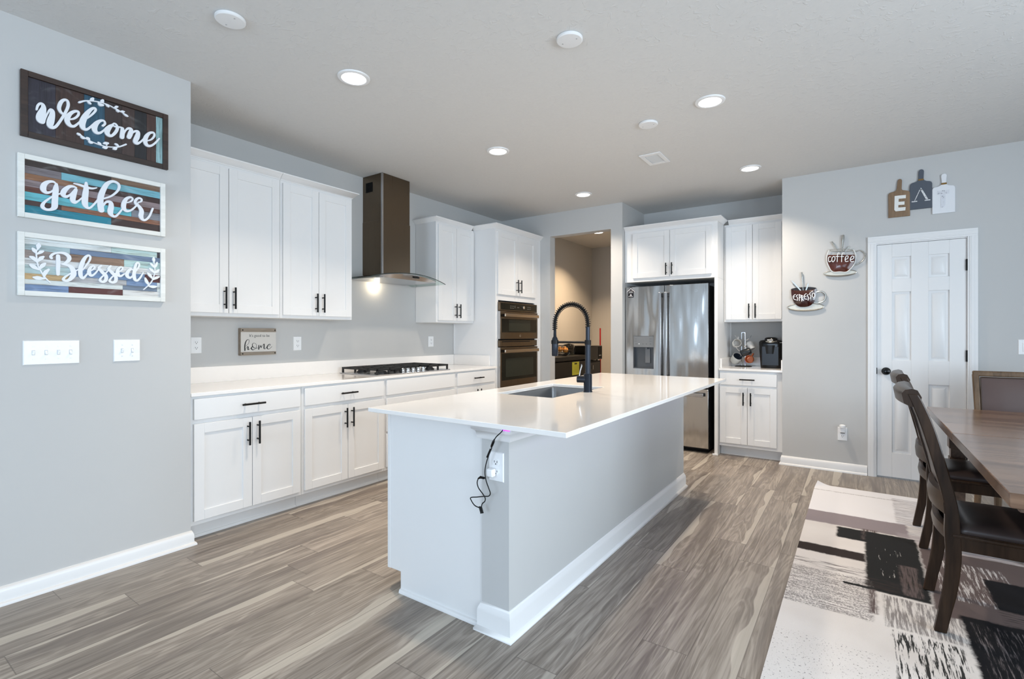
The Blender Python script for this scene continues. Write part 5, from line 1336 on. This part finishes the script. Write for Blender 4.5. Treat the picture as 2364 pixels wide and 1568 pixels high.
for k in range(5):
    y = 6.44+k*.05; m.tube([Fp(y, .008, 1.51), Fp(y, .012, 1.49), Fp(y, .03, 1.482), Fp(y, .034, 1.495)], .003, 8)
m.done('hook_rail', black_metal, t)
def key(label, y, c, L):
    k = thing('key_bunch', label, 'keys', (-3.795, y, 1.48), 'keys on the rack')
    m = MB(); m.tube([Fp(y+.016*math.cos(a), .026, 1.468+.016*math.sin(a)) for a in [2*PI*q/20 for q in range(21)]], .0018, 6, cap=False); m.done('ring', chrome, k)
    m = MB(); m.fbox(Fp, y-.014, y+.014, .018, .026, 1.452-L, 1.452); m.done('fob', c, k, bevel=.004)
    m = MB(); m.fbox(Fp, y-.006, y+.006, .028, .031, 1.39-L*.4, 1.455); m.done('key', chrome, k)
key('keys with a long black fob on the pantry rack', 6.64, black_matte, .12)
key('keys with a red fob on the pantry rack', 6.59, plain('fob_red', srgb(150, 40, 36), .5), .07)

# ------------------------------------------------------------------ dining corner
rug_m = rug_mat()
t = None
m = MB(); nx, ny = 60, 80; rx0, rx1, ry0, ry1 = -.29, 2.2, .7, 4.85
g = {}
for i in range(nx+1):
    for j in range(ny+1):
        x = rx0+(rx1-rx0)*(i/nx)**1.6; y = ry1-(ry1-ry0)*(j/ny)**1.5
        d = (x-rx0)+(ry1-y)
        zc_ = .035*max(0, 1-d/.11)**1.5
        g[i, j] = (x+.5*zc_, y-.5*zc_, zc_)
top = {k: m.b.verts.new((p[0], p[1], p[2]+.010)) for k, p in g.items()}
bot = {k: m.b.verts.new((p[0], p[1], p[2]+.001)) for k, p in g.items() if k[0] in (0, nx) or k[1] in (0, ny)}
for i in range(nx):
    for j in range(ny): m.b.faces.new((top[i, j], top[i, j+1], top[i+1, j+1], top[i+1, j]))
edge = [(i, 0) for i in range(nx)]+[(nx, j) for j in range(ny)]+[(nx-i, ny) for i in range(nx)]+[(0, ny-j) for j in range(ny)]
for a, c in zip(edge, edge[1:]+edge[:1]): m.b.faces.new((top[a], top[c], bot[c], bot[a]))
o = m.done('area_rug', rug_m); tag(o, 'large cream, grey and black abstract area rug under the dining table', 'rug')

TX0, TX1, TY0, TY1 = .388, 1.40, 2.165, 4.425
t = thing('dining_table', 'large brown wooden dining table with a leaf seam, on the abstract rug', 'dining table', (.9, 3.3, .01))
tw = wood('table_wood', srgb(88, 64, 48), srgb(134, 105, 84), 'x', .2, .5, coat=.15)
twd = wood('table_dark', srgb(66, 50, 40), srgb(100, 78, 62), 'y', .4, .8)
def slabz(m, x0, x1, y0, y1, z0, z1, c):
    m.prism([(x0+c, z0), (x1-c, z0), (x1, z0+c), (x1, z1), (x0, z1), (x0, z0+c)], lambda u, n, z: (u, y0+n, z), 0, y1-y0)
for a, b in ((TY0, 3.314), (3.316, TY1)):
    m = MB(); slabz(m, TX0, TX1, a, b, .712, .76, .006); m.done('tabletop', tw, t, bevel=.003)
m = MB()
for a in ((TX0+.10, TX1-.10, TY0+.10, TY0+.13), (TX0+.10, TX1-.10, TY1-.13, TY1-.10), (TX0+.10, TX0+.13, TY0+.10, TY1-.10), (TX1-.13, TX1-.10, TY0+.10, TY1-.10)): m.box(*a, .625, .712)
m.box(TX0+.03, TX1-.03, TY0+.03, TY1-.03, .695, .712)
m.done('apron', twd, t, bevel=.002)
for x in (TX0+.14, TX1-.14):
    for y in (TY0+.14, TY1-.14):
        m = MB(); s = .045
        m.box(x-s, x+s, y-s, y+s, .52, .70); m.box(x-s*.8, x+s*.8, y-s*.8, y+s*.8, .46, .52)
        m.b.faces.ensure_lookup_table()
        rs = [[m.b.verts.new((x+a*w, y+b*w, z)) for a, b in ((-1, -1), (1, -1), (1, 1), (-1, 1))] for w, z in ((.042, .46), (.03, .012))]
        for k in range(4): m.b.faces.new((rs[0][k], rs[0][(k+1) % 4], rs[1][(k+1) % 4], rs[1][k]))
        m.b.faces.new(rs[0]); m.b.faces.new(rs[1]); m.done('leg', twd, t, bevel=.003)

chair_w = wood('chair_wood', srgb(34, 23, 16), srgb(58, 42, 30), 'z', .34, .8, coat=.06, spec=.22)
leather = plain('chair_leather', srgb(58, 48, 46), .35, var=.25, scale=10, bump=.06, bscale=250)
leather_b = plain('back_leather', srgb(92, 74, 70), .35, var=.2, scale=8, bump=.06, bscale=250)
def side_chair(label, ox, oy):
    """dining chair that looks along +x; ox is where its back feet stand"""
    t = thing('dining_chair', label, 'chair', (ox+.22, oy, .012), 'dark wooden dining chairs along the table')
    hw = .222
    prof = [(.012, -.002, .042), (.10, .013, .042), (.20, .030, .046), (.33, .040, .050), (.44, .036, .050), (.55, .031, .044), (.715, -.005, .044), (.86, -.042, .044), (.96, -.076, .040), (1.0, -.093, .036)]
    P = catmull([(z, x, w) for z, x, w in prof], 4)
    for s in (-1, 1):
        m = MB(); y0, y1 = sorted((oy+s*hw, oy+s*(hw-.032))); rs = []
        for z, x, w in P: rs.append([m.b.verts.new(p) for p in ((ox+x-w/2, y0, z), (ox+x+w/2, y0, z), (ox+x+w/2, y1, z), (ox+x-w/2, y1, z))])
        for a, c in zip(rs, rs[1:]):
            for k in range(4): m.b.faces.new((a[k], a[(k+1) % 4], c[(k+1) % 4], c[k]))
        m.b.faces.new(rs[0]); m.b.faces.new(rs[-1]); m.done('back_leg', chair_w, t, bevel=.004)
    def rail(name, z0, z1, xc, th, bulge, curl=0, mat=chair_w):
        m = MB(); rs = []; N = 16
        for i in range(N+1):
            q = -1+2*i/N; y = oy+q*(hw-.002); x = ox+xc-bulge*(1-q*q)
            if curl:
                sec = [(x+.018, z0), (x+.026, z0+(z1-z0)*.55), (x+.012, z1-.006), (x-.006, z1), (x-.030, z1-.006), (x-.042, z1-.022), (x-.034, z0+.012), (x-.012, z0)]
            else: sec = [(x+th/2, z0), (x+th/2, z1), (x-th/2, z1-.004), (x-th/2-.004, (z0+z1)/2), (x-th/2, z0+.004)]
            rs.append([m.b.verts.new((a, y, b)) for a, b in sec])
        for a, c in zip(rs, rs[1:]):
            for k in range(len(a)): m.b.faces.new((a[k], a[(k+1) % len(a)], c[(k+1) % len(a)], c[k]))
        m.b.faces.new(rs[0]); m.b.faces.new(rs[-1]); return m.done(name, mat, t, sharp=50)
    rail('top_rail', .945, 1.022, -.088, .03, .018, 1)
    rail('lower_rail', .505, .595, .022, .022, .030)
    rail('seat_rail', .395, .45, .036, .022, .030)
    m = MB(); rs = []
    for z, x in [(.595, .018), (.68, .002), (.76, -.018), (.86, -.042), (.95, -.072)]:
        rs.append([m.b.verts.new((ox+x+a*.012, oy+b*(hw-.03), z)) for a, b in ((-1, -1), (1, -1), (1, 1), (-1, 1))])
    for a, c in zip(rs, rs[1:]):
        for k in range(4): m.b.faces.new((a[k], a[(k+1) % 4], c[(k+1) % 4], c[k]))
    m.b.faces.new(rs[0]); m.b.faces.new(rs[-1]); m.done('back_panel', leather, t, sharp=50)
    x0, x1 = ox+.035, ox+.50
    m = MB(); m.box(x0, x1, oy-hw+.004, oy+hw-.004, .365, .435); m.box(x0, x1, oy-hw-.004, oy+hw+.004, .418, .432); m.done('seat_frame', chair_w, t, bevel=.004)
    m = MB(); loft(m, [((x0+x1)/2+.006, oy, (x1-x0)/2-.008, hw-.012, .03, .430), ((x0+x1)/2+.006, oy, (x1-x0)/2, hw-.004, .04, .445), ((x0+x1)/2+.006, oy, (x1-x0)/2-.01, hw-.012, .045, .466), ((x0+x1)/2+.006, oy, (x1-x0)/2-.06, hw-.06, .05, .478), ((x0+x1)/2+.006, oy, .08, .08, .05, .482)])
    m.done('seat', leather, t, sharp=60)
    for s in (-1, 1):
        m = MB(); y = oy+s*(hw-.024); x = x1-.03; rs = [[m.b.verts.new((x+a*w, y+b*w, z)) for a, b in ((-1, -1), (1, -1), (1, 1), (-1, 1))] for w, z in ((.022, .37), (.016, .012))]
        for k in range(4): m.b.faces.new((rs[0][k], rs[0][(k+1) % 4], rs[1][(k+1) % 4], rs[1][k]))
        m.b.faces.new(rs[0]); m.b.faces.new(rs[1]); m.done('front_leg', chair_w, t, bevel=.003)
    return t
c1_ = side_chair('dark wooden dining chair with leather seat nearest the camera, tucked under the table', .285, 2.945)
c2_ = dup(c1_, (.315+.22+.0, 3.955, .012), 'dark wooden dining chair beyond the nearest one, tucked under the same table side')

t = thing('dining_chair', 'dining chair with a brown leather back panel at the far end of the table', 'chair', (.93, 4.6, .012))
ey, ex = 4.76, .935
chair_l = wood('end_chair_wood', srgb(76, 58, 40), srgb(116, 92, 68), 'z', .35, .8, coat=.1, spec=.35)
def bend(z): return ey+.10*max(0, (z-.45))/.55
m = MB(); fw_ = .038; hw, zt, zb = .258, .992, .52
outer = [(ex-hw+.012, zb), (ex-hw, zt-.03), (ex-hw+.010, zt-.008), (ex-hw+.03, zt)] ; outer = outer+[(2*ex-u, z) for u, z in outer[::-1]]
inner = [(ex-hw+fw_+.008, zb+fw_), (ex-hw+fw_, zt-fw_-.01), (ex-hw+fw_+.008, zt-fw_)]; inner = inner+[(2*ex-u, z) for u, z in inner[::-1]]
def ringv(L, dy): return [m.b.verts.new((u, bend(z)+dy, z)) for u, z in L]
full = lambda L, n: [tuple(L[0][i] for i in (0, 1))]
# frame as four bars
def barz(p, q, w, d0=-.015, d1=.015):
    (u0, z0), (u1, z1) = p, q; l = math.hypot(u1-u0, z1-z0); nx_, nz_ = -(z1-z0)/l*w/2, (u1-u0)/l*w/2
    pts = [(u0+nx_, z0+nz_), (u0-nx_, z0-nz_), (u1-nx_, z1-nz_), (u1+nx_, z1+nz_)]
    a = [m.b.verts.new((u, bend(z)+d0, z)) for u, z in pts]; c = [m.b.verts.new((u, bend(z)+d1, z)) for u, z in pts]
    m.b.faces.new(a); m.b.faces.new(c[::-1])
    for k in range(4): m.b.faces.new((a[k], c[k], c[(k+1) % 4], a[(k+1) % 4]))
barz((ex-hw+.019, zt-.022), (ex-hw+.03, zb), fw_); barz((ex+hw-.019, zt-.022), (ex+hw-.03, zb), fw_)
barz((ex-hw+.002, zt-.019), (ex+hw-.002, zt-.019), fw_); barz((ex-hw+.03, zb+.02), (ex+hw-.03, zb+.02), fw_)
m.done('back_frame', chair_l, t, bevel=.008, seg=3)
m = MB(); u0, u1 = ex-hw+.04, ex+hw-.04
N = 10; gg = {}
for i in range(N+1):
    for j in range(N+1):
        a, b = i/N, j/N; z = zb+.035+(zt-.04-zb-.035)*b
        gg[i, j] = m.b.verts.new((u0+(u1-u0)*a, bend(z)-.012-.014*min(1, 6*min(a, 1-a, b, 1-b)), z))
for i in range(N):
    for j in range(N): m.b.faces.new((gg[i, j], gg[i+1, j], gg[i+1, j+1], gg[i, j+1]))
bk = m.done('back_panel', leather_b, t)
md = bk.modifiers.new('solid', 'SOLIDIFY'); md.thickness = .01; md.offset = 1
m = MB()
P = [(u0+.004, zb+.05), (u0+.002, zt-.052), (u0+.012, zt-.044), (u1-.012, zt-.044), (u1-.002, zt-.052), (u1-.004, zb+.05)]
m.tube([(u, bend(z)-.018, z) for u, z in P], .003, 6); m.done('nail_trim', plain('nail_trim', srgb(70, 56, 44), .3, .5), t)
for s in (-1, 1):
    m = MB(); x = ex+s*(hw-.03)
    m.tube([(x, ey+.10, .017), (x, ey+.03, .25), (x, ey, .45), (x, bend(.55), .55)], [.018, .022, .024, .02], 8); m.done('back_leg', chair_l, t)
    m = MB(); m.tube([(ex+s*.21, ey-.44, .017), (ex+s*.21, ey-.44, .38)], [.016, .022], 8); m.done('front_leg', chair_l, t)
m = MB(); m.box(ex-.235, ex+.235, ey-.46, ey, .37, .43); m.done('seat_frame', chair_l, t, bevel=.004)
m = MB(); loft(m, [(ex, ey-.235, .23, .22, .03, .43), (ex, ey-.235, .238, .228, .04, .45), (ex, ey-.235, .22, .21, .05, .475), (ex, ey-.235, .1, .1, .05, .486)]); m.done('seat', leather, t, sharp=60)
